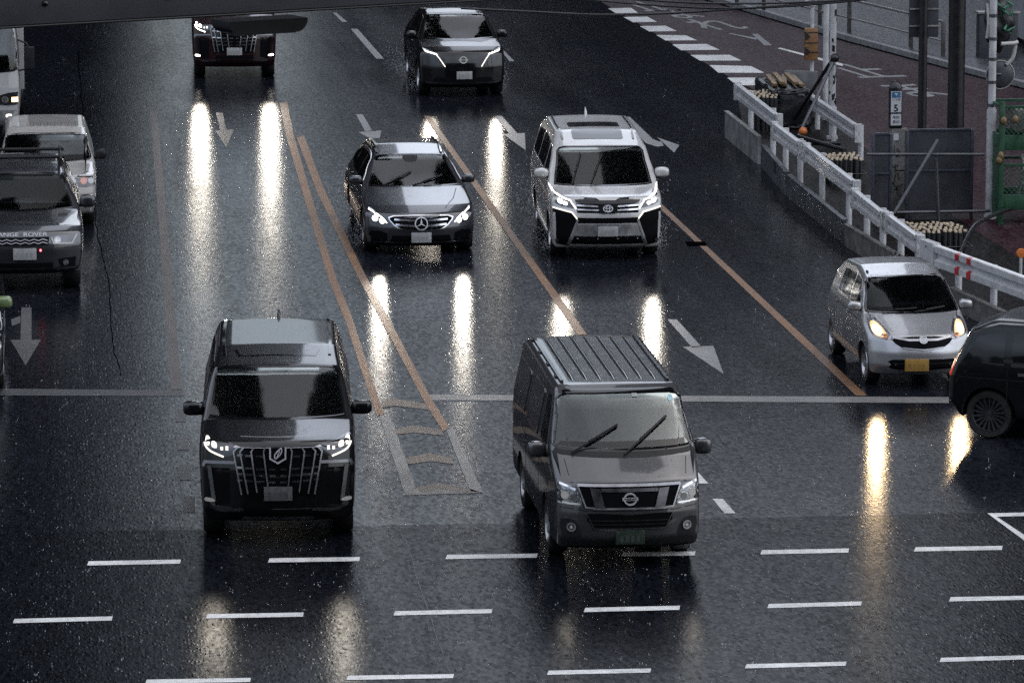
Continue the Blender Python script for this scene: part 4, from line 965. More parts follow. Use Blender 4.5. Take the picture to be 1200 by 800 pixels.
paint('lane_line', [[(497, 136), (504, 136), (688, 392), (677, 392)]], 'orange')
paint('lane_line', [[(763, 234), (770, 234), (1016, 463), (1003, 463)]], 'orange')
W4 = [(p[0] * .25 + 400, p[1] * .25 + 440) for p in
      ((175, 180), (230, 190), (350, 525), (300, 560), (390, 552), (660, 545), (600, 530), (505, 300), (535, 290))]
paint('hatched_island', [[W4[0], W4[1], W4[2], W4[3]], [(475, 580), (487, 571), (549, 572), (566, 577)], [(523, 503), (531, 500), (566, 577), (551, 575)]], 'stopwhite')
chev = [[(350, 520), (460, 502), (605, 535), (615, 548), (460, 530), (380, 548)], [(300, 385), (410, 360), (520, 385), (528, 413), (415, 400), (312, 415)], [(250, 250), (330, 232), (470, 250), (480, 280), (340, 266), (258, 275)], [(190, 120), (240, 105), (400, 130), (410, 160), (250, 140), (195, 150)]]
for cpoly in chev: paint('chevron', [[(x * .25 + 400, y * .25 + 440) for x, y in cpoly]], 'chev', .005)
dashes = [(104, 212, 659.5, 657.5), (316, 422, 656, 654.5), (524, 630, 652, 650.5), (730, 815, 649, 648), (893, 995, 646.5, 644.5), (1073, 1175, 643, 641.5),
          (17, 132, 727, 724), (243, 356, 721.5, 719.5), (463, 577, 718, 715.5), (686, 797, 714, 711.5), (901, 1010, 709.5, 706.5), (1114, 1222, 701.5, 699.5),
          (172, 294, 798, 796), (408, 532, 793.5, 791.5), (643, 763, 787.5, 785), (875, 992, 780, 777), (1103, 1222, 772.5, 769)]
for x0, x1, y0, y1 in dashes: paint('crossing_dash', [[(x0, y0 - 2.4), (x1, y1 - 2.4), (x1 - 1, y1 + 2.4), (x0 - 2, y0 + 2.6)]], 'white')
Z = lambda L: [(690 + x * .225, y * .225) for x, y in L]
for q in ([(100, 45), (220, 42), (258, 68), (140, 70)], [(180, 90), (305, 88), (355, 115), (230, 117)], [(265, 137), (400, 135), (460, 163), (315, 165)], [(350, 183), (505, 185), (565, 211), (400, 212)], [(435, 232), (615, 230), (680, 260), (480, 263)], [(528, 287), (735, 287), (795, 316), (580, 317)], [(628, 340), (845, 345), (915, 380), (675, 380)], [(720, 405), (960, 405), (1010, 445), (770, 445)]):
    paint('crossing_block', [Z(q)], 'white')
paint('merge_arrow', [Z(q) for q in ([(725, 175), (735, 173), (880, 200), (870, 208)], [(848, 177), (880, 177), (952, 236), (915, 237)])], 'offwhite')
paint('edge_line', [Z(q) for q in ([(980, 252), (1000, 250), (1330, 335), (1320, 345)],)], 'white')
paint('box_corner', [[(1157, 601), (1206, 600), (1206, 604), (1168, 605)], [(1157, 601), (1168, 605), (1206, 630), (1206, 637)]], 'white')
paint('lane_dash', [[(835, 584), (847, 584), (862, 601), (849, 601)]], 'white'); paint('lane_dash', [[(812, 550), (818, 553), (830, 566), (815, 566)]], 'white')
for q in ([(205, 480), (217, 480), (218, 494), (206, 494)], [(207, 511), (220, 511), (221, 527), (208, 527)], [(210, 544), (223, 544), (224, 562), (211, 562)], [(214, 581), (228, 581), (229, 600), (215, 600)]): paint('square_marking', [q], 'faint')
paint('lane_dash', [[(390, 15), (394, 15), (407, 26), (401, 26)]], 'offwhite'); paint('lane_dash', [[(411, 34), (419, 34), (450, 69), (441, 69)]], 'offwhite')
paint('lane_dash', [[(585, 57), (591, 60), (603, 72), (597, 72)]], 'offwhite')
paint('lane_arrow', [[(782, 374), (793, 374), (822, 406), (811, 407)], [(800, 406), (836, 405), (848, 438)]], 'offwhite')
paint('turn_arrow', [[(728, 137), (738, 137), (765, 163), (772, 166), (770, 172), (757, 168)], [(772, 166), (775, 166), (778, 171), (770, 172)], [(770, 161), (796, 170), (790, 179), (779, 169)]], 'offwhite')
paint('lane_arrow', [[(580, 136), (588, 136), (606, 156), (597, 157)], [(589, 157), (615, 156), (616, 176)]], 'offwhite')
paint('lane_arrow', [[(417, 134), (425, 134), (436, 153), (428, 154)], [(420, 155), (447, 153), (444, 168)]], 'offwhite')
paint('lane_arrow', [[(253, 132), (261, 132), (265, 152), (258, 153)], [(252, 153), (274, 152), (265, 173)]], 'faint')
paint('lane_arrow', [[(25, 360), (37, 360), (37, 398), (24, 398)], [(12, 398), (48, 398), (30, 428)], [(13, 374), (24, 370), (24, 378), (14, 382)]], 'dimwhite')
def ground_text(txt, px, py, size, rot, stretch):
    o = at(px, py); bm = bmesh.new(); ca, sa = math.cos(rot), math.sin(rot)
    for p in text_polys(txt, size, 0, 0, 1, bold=.012):
        f = bm.faces.new([bm.verts.new((o.x + x * ca - y * stretch * sa, o.y + x * sa + y * stretch * ca, .006)) for x, y in p]); f.normal_update()
        if f.normal.z < 0: f.normal_flip()
    return tag(link('road_lettering', bm, M['offwhite'], None, recalc=False), kind='structure')
for t, px, py, sz in (('止', 766, 9, 1.1), ('ま', 797, 17, 1.1), ('れ', 840, 30, 1.2), ('止', 1017, 85, 1.2), ('ま', 1073, 107, 1.2)):
    ground_text(t, px, py, sz, R(10), 2.6)
# pale construction joints and old cuts in the asphalt
for pts in ([(475, 632), (500, 705), (527, 792)],):
    pts = sm(pts, 5, False); pts = [(x + random.uniform(-2.2, 2.2), y + random.uniform(-.8, .8)) for x, y in pts]
    paint('asphalt_joint', strip(pts, 1.3), 'faint', .003)
pts = [(x + random.uniform(-1.2, 1.2), y) for x, y in sm([(92, 60), (98, 140), (108, 200), (112, 262), (127, 330), (131, 395), (142, 440)], 9, False)]
paint('asphalt_crack', strip(pts, 1.2), 'crack', .003)
# manhole-like patch on the orange line
paint('metal_plate', [[(803, 283), (826, 283), (829, 288), (806, 288)]], 'crack', .007)
# ------------------------------------------------------------------ splashes of rain on the asphalt
def droplets():
    m, nt, p = nodes('rain_splash_water'); p.inputs['Base Color'].default_value = (.5, .5, .52, 1); p.inputs['Roughness'].default_value = .25
    p.inputs['Alpha'].default_value = .38
    bm = bmesh.new(); rng = random.Random(3)
    for _ in range(1900):
        x, y = rng.uniform(-60, 1260), rng.uniform(20, 820)
        o = at(x, y); k = rng.random()
        if o.x > 14: continue
        for _ in range(rng.choice((1, 1, 2, 3))):
            a, r, h = rng.uniform(0, 6.28), rng.uniform(0, .05), rng.uniform(.005, .06)
            s = rng.uniform(.003, .0075); c = o + Vector((math.cos(a) * r, math.sin(a) * r, h))
            q = [bm.verts.new(c + Vector(d) * s) for d in ((1, 0, 0), (-1, 0, 0), (0, 1, 0), (0, -1, 0), (0, 0, 1.8), (0, 0, -1.8))]
            for i, j in ((0, 2), (2, 1), (1, 3), (3, 0)): bm.faces.new((q[i], q[j], q[4])); bm.faces.new((q[j], q[i], q[5]))
    tag(link('rain_splashes', bm, m), 'tiny rain splashes jumping from the wet asphalt', kind='stuff')
droplets()
def spray():
    """fine water thrown up by the turning tyres"""
    m, nt, p = nodes('tyre_spray_water'); p.inputs['Base Color'].default_value = (.55, .56, .58, 1); p.inputs['Roughness'].default_value = .5; p.inputs['Alpha'].default_value = .5
    rng = random.Random(11); bm = bmesh.new()
    for car, n in ((white_van, 1700), (dark_estate, 1700), (black_suv, 1500), (far_van, 900)):
        mw = car.root.matrix_basis
        for wy in (.95, 3.85):
            for sx in (-1, 1):
                for _ in range(n * 2 // 5):
                    k = rng.random() ** 1.4; q = mw @ Vector((sx * (car.wmax - .05 + rng.gauss(.1, .16) * (.4 + k)), wy + .2 + k * 2.4, abs(rng.gauss(0, .16 + .28 * k)) + .01)); s = rng.uniform(.004, .010)
                    v = [bm.verts.new(q + Vector(d) * s) for d in ((1, 0, -.6), (-.5, .87, -.6), (-.5, -.87, -.6), (0, 0, 1))]
                    for t in ((0, 1, 3), (1, 2, 3), (2, 0, 3)): bm.faces.new([v[i] for i in t])
    tag(link('tyre_spray', bm, m), 'fine spray thrown up by the tyres of the moving cars', kind='stuff')
spray()
# ================================================================== work zone on the right
M['rail'] = plain('white_enamelled_steel', (.43, .43, .44), .35, .1, .4, var=.18, vscale=5)
M['boardl'] = plain('pale_steel_sheet', (.15, .15, .15), .5, .2, var=.35, vscale=3)
M['boardd'] = plain('dark_steel_sheet', (.06, .063, .072), .4, .3, var=.4, vscale=3)
M['boardb'] = plain('stained_concrete_board', (.075, .071, .068), .55, 0, var=.5, vscale=4, bmp=.3)
M['redband'] = plain('red_reflective_band', (.30, .015, .015), .4)
M['stake'] = plain('dark_rod_coating', (.010, .011, .014), .45)
M['tip'] = plain('pale_wooden_tip', (.52, .42, .30), .6, vscale=20)
M['timber'] = plain('wet_yellow_timber', (.13, .08, .032), .5, vscale=12)
M['tarp'] = plain('black_tarpaulin', (.010, .011, .013), .35, vscale=5, bmp=.6)
M['pipe'] = plain('dull_scaffold_pipe', (.075, .077, .085), .4, .6)
M['blackpole'] = plain('black_painted_pole', (.006, .006, .008), .35)
M['whitepole'] = plain('white_painted_pole', (.36, .36, .37), .4, var=.3, vscale=4)
M['hoard'] = plain('grey_hoarding_sheet', (.036, .038, .047), .45, .25, var=.25, vscale=2)
M['hoardf'] = plain('hoarding_frame', (.05, .057, .075), .4, .4)
M['green'] = plain('green_cage_paint', (.012, .05, .026), .45, var=.35, vscale=6)
M['conc'] = plain('weathered_concrete', (.115, .110, .105), .7, var=.4, vscale=7, bmp=.4)
M['sigorange'] = plain('orange_signal_case', (.15, .075, .028), .5, var=.25, vscale=9)
M['orangecap'] = plain('orange_plastic_cap', (.45, .13, .03), .4)
M['bag'] = plain('black_wrapping_sheet', (.008, .009, .011), .35, var=.4, vscale=6, bmp=.7)
M['tape'] = plain('green_tape', (.02, .12, .07), .5)
M['wtape'] = plain('off_white_strap', (.34, .34, .32), .6)
M['signw'] = plain('white_sign_face', (.42, .43, .45), .4, var=.08)
M['signb'] = plain('blue_sign_face', (.03, .12, .24), .4)
M['ink'] = plain('black_ink', (.01, .01, .012), .5)
M['fence'] = plain('brown_grey_fence_steel', (.10, .095, .09), .4, .5)
M['fencel'] = plain('pale_fence_rail', (.26, .25, .24), .35, .5)
M['girder'] = plain('grey_girder_paint', (.030, .031, .037), .5, .1, var=.12, vscale=1.5)
M['wall'] = plain('pale_facade_panel', (.25, .25, .27), .6, var=.12, vscale=2)
M['dwall'] = plain('dark_wall_panel', (.028, .029, .038), .5, var=.2, vscale=2)
def prism_between(bm, a, b, prof, up=Vector((0, 0, 1)), mat=0):
    """extrude a (side, up) section from a to b"""
    d = (b - a).normalized(); s = d.cross(up).normalized()
    A = [bm.verts.new(a + s * x + up * z) for x, z in prof]; B = [bm.verts.new(b + s * x + up * z) for x, z in prof]; n = len(prof)
    for i in range(n): bm.faces.new((A[i], A[(i + 1) % n], B[(i + 1) % n], B[i])).material_index = mat
    bm.faces.new(A[::-1]).material_index = mat; bm.faces.new(B).material_index = mat
# W-beam guardrails
WB = [(0, 0), (.05, .02), (.05, .10), (0, .13), (0, .18), (.05, .21), (.05, .29), (0, .31), (-.02, .31), (.03, .285), (.03, .215), (-.02, .185), (-.02, .125), (.03, .095), (.03, .025), (-.02, 0)]
def guardrail(a, b, label, h=.31, posts=(.22, .75), endw=.09, striped=False, group='white guardrails of the work zone', flare=None):
    root = thing('guardrail', (a.x, a.y, 0), label, 'guardrail', group)
    off = Vector((a.x, a.y, 0)); A, B = a - off - Vector((0, 0, h)), b - off - Vector((0, 0, h))
    d = (B - A).normalized(); L = (B - A).length
    bm = bmesh.new(); prism_between(bm, A, B, [(x, z * h / .31) for x, z in WB]); link('beam', bm, M['rail'], root, 25)
    for P, s in ((A, 1), (B, -1)):
        bm = bmesh.new(); e = P + d * s * (flare if flare else .14)
        prism_between(bm, P, e, [(-.06, -.02), (.075, -.02), (.075, h + .015), (-.06, h + .015)])
        link('end_plate', bm, M['rail'], root, 30)
        bm = bmesh.new()
        for z in (.06, h - .06):
            q = P.lerp(e, .5); sd = d.cross(Vector((0, 0, 1)))
            tube(bm, [q + sd * .07 + Vector((0, 0, z)), q + sd * .09 + Vector((0, 0, z))], .014, 8)
        link('bolt', bm, M['pipe'], root, 30)
    for t in posts:
        q = A.lerp(B, t); bm = bmesh.new(); tube(bm, [(q.x + .1, q.y, 0), (q.x + .1, q.y, q.z + h * .9)], .055, 12)
        link('post', bm, M['rail'], root, 40)
    if striped:
        for t in (.30, .40):
            bm = bmesh.new(); q = A + d * (L * t)
            prism_between(bm, q, q + d * .13, [(x + .012 if x > 0 else x - .004, z * h / .31) for x, z in WB])
            link('red_band', bm, M['redband'], root, 25)
    return root
rails = [((864, 97, 1.12), (913, 135, 1.08), 'white guardrail at the far end beside the tarpaulin stack'), ((908, 143, 1.06), (940, 167, 1.03), 'short white guardrail below the orange capped brace'),
         ((945, 168, 1.03), (1004, 213, .96), 'long white guardrail beside the middle bundle of pale tipped rods'), ((1002, 221, .94), (1037, 249, .90), 'short white guardrail in front of the narrow grey hoarding panel'),
         ((1041, 249, .90), (1079, 277, .86), 'short white guardrail beside the largest bundle of pale tipped rods')]
line = []
for p, q, lb in rails:
    a, b = at(*p), at(*q); guardrail(a, b, lb); line += [a, b]
guardrail(at(948, 108, .70), at(1006, 147, .70), 'white guardrail across the work zone beside the side road', posts=(.08, .42, .95))
a, b = at(1083, 281, .84), at(1222, 331, .80)
guardrail(a, b, 'white guardrail with two red bands nearest the silver hatchback', h=.36, posts=(.25, .55, .9), striped=True, flare=.5); line += [a, b]
line.sort(key=lambda v: -v.y)
def board_x(y):
    L = [(v.y, v.x) for v in line][::-1]
    return lerp_tab(L, y) - .16
# sheet-pile boards along the edge of the road
boards = [(91.0, 86.9, .50, 'boardl', 'pale grey steel board at the far end of the guardrail work zone'),
          (86.4, 82.5, .40, 'boardd', 'dark steel board with two slots under the second guardrail'),
          (82.4, 76.6, .38, 'boardd', 'long dark steel board under the third guardrail'),
          (76.4, 70.0, .34, 'boardb', 'stained brown-grey board with two slots behind the silver hatchback'),
          (69.8, 65.0, .30, 'boardb', 'shadowed stained board between the silver hatchback and the striped guardrail')]
for (y0, y1, h, mt, lb) in boards:
    bm = bmesh.new(); a3, b3 = Vector((board_x(y0), y0, 0)), Vector((board_x(y1), y1, 0))
    prism_between(bm, a3, b3, [(-.03, 0), (.03, 0), (.03, h), (-.03, h)])
    prism_between(bm, a3 + Vector((0, 0, h)), b3 + Vector((0, 0, h)), [(-.045, 0), (.045, 0), (.045, .03), (-.045, .03)])
    o = tag(link('edge_board', bm, M[mt], None, 40), lb, 'board', 'boards along the work zone')
    if 'slots' in lb:
        for t in (.54, .58):
            p = a3.lerp(b3, t); bm = bmesh.new(); box(bm, p.x - .045, p.x - .025, p.y - .05, p.y + .05, .18, .40); link('slot', bm, M['ink'], o)
# bundles of rods
def rod_bundle(px, py, nx, ny, h, label, lean=.0):
    o = at(px, py); root = thing('rod_bundle', o, label, 'rod bundle', 'bundles of pale tipped rods'); rng = random.Random(px)
    bm = bmesh.new(); tube(bm, [(0, 0, 0), (0, 0, h)], .033, 8); tube(bm, [(0, 0, h + .001), (0, 0, h + .03)], .026, 8, mat=1)
    me = None
    for i in range(nx):
        for j in range(ny):
            if me is None: q = link('rod', bm, [M['stake'], M['tip']], root, 40); me = q.data
            else: q = bpy.data.objects.new('rod', me); COL.objects.link(q); q.parent = root
            q.location = ((i - nx / 2) * .088 + rng.uniform(-.012, .012) + (j % 2) * .03, (j - ny / 2) * .17 + rng.uniform(-.02, .02), rng.uniform(-.035, 0))
            q.rotation_euler = (rng.uniform(-.02, .02), lean + rng.uniform(-.02, .02), 0)
    bm = bmesh.new()
    w, l = nx * .044 + .03, ny * .085
    for z in (h * .45,):
        pts = [(-w, -l - .05, z), (w, -l - .05, z), (w, l - .02, z), (-w, l - .02, z)]
        for p, q in zip(pts, pts[1:] + pts[:1]): tube(bm, [p, q], .012, 6)
    link('binding_strap', bm, M['tarp'], root, 60)
    return root
rod_bundle(896, 150, 5, 7, .70, 'bundle of pale tipped dark rods beside the black tarpaulin stack')
rod_bundle(988, 213, 7, 6, .48, 'bundle of pale tipped dark rods behind the long guardrail')
rod_bundle(1098, 297, 10, 7, .45, 'largest bundle of pale tipped dark rods, below the big grey panel')
# tarpaulin stack with timber
o = at(920, 146); root = thing('timber_stack', o, 'stack of yellow timber lying on a block under black tarpaulin', 'timber stack')
bm = bmesh.new(); box(bm, -.38, .40, -.9, 1.6, 0, .80, .12); bmesh.ops.subdivide_edges(bm, edges=bm.edges[:], cuts=4, use_grid_fill=True)
rng = random.Random(5)
for v in bm.verts: v.co += Vector((rng.uniform(-.03, .03), rng.uniform(-.03, .03), rng.uniform(-.02, .02) if v.co.z > .1 else 0))
link('tarpaulin', bm, M['tarp'], root, 60)
for k in range(5):
    bm = bmesh.new(); box(bm, -.05, .05, -.8, .9, -.03, .03, .006); q = link('timber', bm, M['timber'], root, 30)
    q.location = (-.22 + k * .125, .3 + rng.uniform(-.1, .1), .85 + (k % 2) * .05); q.rotation_euler = (0, 0, R(-6 + rng.uniform(-4, 4)))
bm = bmesh.new(); box(bm, -.02, .02, -.35, .35, 0, .95, .006); q = link('upright_sheet', bm, M['boardl'], root, 30); q.location = (.52, 1.2, 0); q.rotation_euler = (0, 0, R(60))
# poles
def pole(px, py, h, r, mat, label, cap=True):
    o = at(px, py); root = thing('pole', o, label, 'pole', None); bm = bmesh.new()
    tube(bm, [(0, 0, 0), (0, 0, h)], r, 14); link('shaft', bm, M[mat], root, 40)
    bm = bmesh.new(); tube(bm, [(0, 0, 0), (0, 0, .06)], r * 1.7, 14); link('foot', bm, M[mat], root, 40)
    return root
p1 = pole(951, 114, 2.0, .045, 'whitepole', 'white pole with a pale cap carrying the orange signal case')
bm = bmesh.new(); tube(bm, [(0, 0, 1.93), (0, 0, 2.0)], .07, 12); tube(bm, [(-.16, 0, 2.02), (.06, 0, 1.99)], .035, 8); link('cap', bm, M['whitepole'], p1, 50)
p2 = pole(967, 140, 5.0, .06, 'whitepole', 'plain white pole, middle of the three beside the crossed braces')
p3 = pole(975, 163, 5.0, .065, 'whitepole', 'peeling white pole that holds up the two dark braces')
bm = bmesh.new(); rng = random.Random(2)
for _ in range(26):
    z = rng.uniform(.2, 3.2); a = rng.uniform(3.4, 6.0); w = rng.uniform(.01, .03)
    for k in range(1):
        c = Vector((math.cos(a) * .066, math.sin(a) * .066, z)); t = Vector((-math.sin(a), math.cos(a), 0))
        bm.faces.new([bm.verts.new(c + t * sx * w + Vector((0, 0, sz * w * rng.uniform(.8, 3)))) for sx, sz in ((-1, -1), (1, -1), (1, 1), (-1, 1))])
link('peeling_patch', bm, M['blackpole'], p3)
p4 = pole(1160, 256, 6.0, .065, 'whitepole', 'tall white banded pole beside the green cage')
for z in (.0, 1.6):
    pass
bm = bmesh.new()
for z in (1.55, 1.95, 2.35, 2.75, 3.1, 3.5): tube(bm, [(0, 0, z), (0, 0, z + .05)], .075, 14)
link('band', bm, M['pipe'], p4, 40)
bm = bmesh.new(); tube(bm, [(0, 0, 0), (0, 0, 1.9)], .085, 14); link('sleeve', bm, M['whitepole'], p4, 40)
p5 = pole(1080, 172, 6.0, .085, 'blackpole', 'slim black pole behind the grey panel carrying a sign plate')
p6 = pole(1119.5, 166, 6.0, .165, 'blackpole', 'thick black pole behind the right edge of the grey panel')
# orange signal case on the first pole
o = at(950, 114); root = thing('signal_case', (o.x - .02, o.y - .11, .80), 'orange pedestrian signal case strapped to the white pole', 'signal')
bm = bmesh.new(); box(bm, -.15, .14, -.06, .05, 0, .68, .03); link('case', bm, M['sigorange'], root, 35)
bm = bmesh.new()
for z in (.16, .36, .58): box(bm, -.155, .145, -.07, -.058, z, z + .02)
link('strap', bm, M['ink'], root)
for z in (.44, .12):
    bm = bmesh.new(); box(bm, -.14, -.07, -.075, -.061, z, z + .16, .004); tube(bm, [(-.13, -.08, z + .15), (-.04, -.09, z + .08), (-.12, -.08, z)], .012, 6)
    link('hood_bracket', bm, M['ink'], root, 50)
# braces
def bar(name, pts, r, mat, label, cat, group=None):
    bm = bmesh.new(); o = Vector(pts[0]); o = Vector((o.x, o.y, min(Vector(p).z for p in pts)))
    tube(bm, [Vector(p) - o for p in pts], r, 10); q = link(name, bm, M[mat], None, 50); q.location = o
    return tag(q, label, cat, group)
P3 = at(975, 163); top = P3 + Vector((0, -.08, 1.55))
b1 = bar('brace', [top + Vector((0, -.03, .08)), at(926, 148, .05)], .035, 'blackpole', 'black diagonal brace running from the peeling pole to the tarpaulin stack', 'brace')
b2 = bar('brace', [top, at(934, 163, .1)], .035, 'pipe', 'grey diagonal brace with an orange cap at its foot', 'brace')
bm = bmesh.new(); q = at(941, 154, .28); bmesh.ops.create_icosphere(bm, subdivisions=3, radius=.085)
c = link('foot_cap', bm, M['orangecap'], b2, 60); c.location = q - b2.location
bm = bmesh.new(); bmesh.ops.create_icosphere(bm, subdivisions=2, radius=.09); c = link('clamp', bm, M['blackpole'], b2, 60); c.location = top + Vector((.02, -.02, .06)) - b2.location
bar('pipe', [at(935, 160, .2), at(990, 176, .2)], .04, 'blackpole', 'upper black pipe lying in the pit beside the short guardrail', 'pipe')
bar('pipe', [at(950, 168, .15), at(985, 168, .15)], .04, 'blackpole', 'lower black pipe lying in the pit behind the long guardrail', 'pipe')
# hoarding panels
def panel(px0, px1, pyb, h, z0, label, depth=.05):
    a, b = at(px0, pyb), at(px1, pyb - 1.0); w = b.x - a.x
    root = thing('hoarding_panel', (a.x, a.y, 0), label, 'panel', 'grey hoarding panels')
    bm = bmesh.new(); box(bm, .02, w - .02, -.01, .012, z0 + .02, z0 + h - .02); link('sheet', bm, M['hoard'], root)
    bm = bmesh.new()
    for x in (0, w): box(bm, x - .025, x + .025, -.03, .03, 0, z0 + h, .004)
    for z in (z0, z0 + h * .5, z0 + h): box(bm, .026, w - .026, -.026, .026, z - .018, z + .018, .003)
    link('frame', bm, M['hoardf'], root, 30)
    return root
panel(1062, 1138, 256, 1.42, .12, 'big grey hoarding panel held by the diagonal pipe')
panel(1022, 1042, 258, 1.38, .12, 'narrow grey hoarding panel left of the graffiti-covered post')
Pq = at(1100, 260)
yb = Pq.y - .35
def pt(px, py, Y): return atY(px, py, Y)
bar('scaffold_pipe', [pt(1016, 181, yb), pt(1153, 181, yb)], .026, 'pipe', 'upper level scaffold pipe crossing both grey panels', 'pipe')
bar('scaffold_pipe', [pt(1048, 249, yb - .1), pt(1160, 247, yb + .2)], .028, 'pipe', 'lower level scaffold pipe along the foot of the big panel', 'pipe')
bar('scaffold_pipe', [pt(1099, 164, yb), pt(1048, 250, yb - .35)], .035, 'pipe', 'diagonal scaffold pipe propping the big grey panel', 'pipe')
bar('scaffold_pipe', [pt(1097, 186, yb), pt(1100, 262, yb)], .03, 'pipe', 'upright scaffold pipe in front of the big grey panel', 'pipe')
# sign post with the 5
o = at(1052, 246); root = thing('sign_post', (o.x, o.y, 0), 'graffiti-covered concrete post topped by a black sign box reading 5', 'sign post')
bm = bmesh.new(); box(bm, -.15, .15, -.09, .09, 0, 1.44, .012); link('post', bm, M['conc'], root, 40)
bm = bmesh.new(); rng = random.Random(9)
for k in range(16):
    z = rng.uniform(.3, 1.2); x = rng.uniform(-.09, .02); pts = [(x, -.093, z)]
    for _ in range(3): x = max(-.13, min(.09, x + rng.uniform(-.06, .06))); z += rng.uniform(-.06, .09); pts.append((x, -.093, z))
    tube(bm, pts, .006, 5)
box(bm, .10, .152, -.094, -.091, .1, 1.4); box(bm, -.09, .09, -.094, -.091, .70, .72)
link('graffiti', bm, M['ink'], root)
bm = bmesh.new(); box(bm, -.11, -.02, -.098, -.092, 1.24, 1.36); link('paper_notice', bm, M['signw'], root)
bm = bmesh.new(); box(bm, -.18, .045, -.07, .07, 1.445, 2.16, .02); lathe(bm, [(.11, 2.15), (.10, 2.22), (.05, 2.27), (.001, 2.28)], Matrix.Translation((-.068, 0, 0)), 16); sb = link('sign_box', bm, M['blackpole'], root, 40)
def flat_text(txt, size, x, y, z, mat, parent, sx=1, bold=0):
    bm = bmesh.new()
    for p in text_polys(txt, size, x, z, sx, bold): bm.faces.new([bm.verts.new((a, y, b)) for a, b in p])
    return link('lettering', bm, M[mat], parent, recalc=False)
for z0, z1 in ((1.73, 2.10), (1.50, 1.70)):
    bm = bmesh.new(); box(bm, -.16, .025, -.079, -.071, z0, z1, .003); link('sign_plate', bm, M['signw'], sb)
bm = bmesh.new(); box(bm, -.145, .01, -.083, -.080, 1.99, 2.09); link('sign_plate', bm, M['signb'], sb)
flat_text('5', .17, -.07, -.084, 1.80, 'ink', sb, 1.0, .004); flat_text('バス停', .05, -.068, -.084, 1.95, 'ink', sb); flat_text('時刻', .06, -.068, -.084, 1.64, 'ink', sb); flat_text('案内', .06, -.068, -.084, 1.56, 'ink', sb); flat_text('▼', .07, -.068, -.086, 2.04, 'signw', sb)
# green mesh cage
o = at(1172, 263); root = thing('mesh_cage', (o.x, o.y, 0), 'green steel mesh cage with scrap inside, beside the white banded pole', 'cage'); w, dp, H = 1.9, 1.0, 2.12
for x in (0, w):
    for y in (0, dp):
        bm = bmesh.new(); box(bm, x - .045, x + .045, y - .045, y + .045, 0, H, .006); link('post', bm, M['green'], root, 30)
for z in (.25, .95 + .05, 1.28, 2.0):
    bm = bmesh.new(); hh = .26 if z in (.25, 1.28) else .05
    box(bm, .047, w - .047, -.02, .02, z, z + hh, .004); box(bm, .047, w - .047, dp - .02, dp + .02, z, z + hh, .004)
    for x in (0, w): box(bm, x - .02, x + .02, .047, dp - .047, z, z + hh, .004)
    link('band', bm, M['green'], root, 30)
bm = bmesh.new()
def lattice(z0, z1, y, x0, x1):
    s = .085; k = int((x1 - x0 + z1 - z0) / s)
    for i in range(k):
        for sg in (1, -1):
            u = x0 + i * s - (z1 - z0)
            a, b = u, u + (z1 - z0)
            za, zb = (z0, z1) if sg > 0 else (z1, z0)
            if a < x0: za += (zb - za) * (x0 - a) / (b - a); a = x0
            if b > x1: zb = za + (zb - za) * (x1 - a) / (b - a) if b > a else zb; b = x1
            if b - a > .02: tube(bm, [(a, y + sg * .004, za), (b, y + sg * .004, zb)], .006, 4, cap=False)
lattice(.52, 1.0, 0, .05, w - .05); link('mesh_panel', bm, M['green'], root)
bm = bmesh.new(); lattice(1.55, 2.0, 0, .05, w - .05); link('mesh_panel', bm, M['green'], root)
bm = bmesh.new(); box(bm, -.012, .012, .05, dp - .05, .1, 1.3); link('side_sheet', bm, M['green'], root)
for k in range(7):
    bm = bmesh.new(); rng = random.Random(k); x = rng.uniform(.2, w - .2)
    tube(bm, [(x, rng.uniform(.2, .8), .26 + .02), (x + rng.uniform(-.3, .3), rng.uniform(.2, .8), rng.uniform(.7, 1.4))], .03, 8)
    link('scrap_rod', bm, M['whitepole' if k % 2 else 'pipe'], root, 50)
bm = bmesh.new(); box(bm, .3, 1.2, .2, .8, 1.56, 1.95, .04); link('scrap_box', bm, M['conc'], root, 40)
for (x, z) in ((.02, 1.80), (.22, 1.82), (-.05, 1.12), (-.02, 1.2)):
    bm = bmesh.new(); bmesh.ops.create_icosphere(bm, subdivisions=2, radius=.055); q = link('clamp', bm, M['timber'], root, 60); q.location = (x, -.06, z); q.scale = (1, .8, 1.3)
# convex mirror seen from behind, and the wrapped signal on the banded pole
o = at(1160, 256)
root = thing('traffic_mirror', (o.x + .17, o.y + .16, 2.48), 'round traffic mirror seen from its grey back on the banded pole', 'mirror')
bm = bmesh.new(); mt = Matrix.Rotation(R(90), 4, 'X'); lathe(bm, [(.001, .06), (.12, .055), (.22, .02), (.245, 0), (.25, -.02), (.235, -.03), (.001, -.05)], mt, 32); link('back_shell', bm, M['hoard'], root, 40)
bm = bmesh.new(); lathe(bm, [(.245 + .014 * math.cos(a), .014 * math.sin(a)) for a in [2 * math.pi * k / 8 for k in range(8)]], mt, 32, close=True); link('rim_ring', bm, M['fencel'], root, 50)
bm = bmesh.new(); tube(bm, [(-.17, -.12, .02), (.0, -.06, .02)], .02, 8); link('bracket', bm, M['pipe'], root, 50)
root = thing('wrapped_signal', (o.x + .13, o.y + .2, 2.98), 'traffic signal wrapped in black sheeting with green tape and white straps', 'signal')
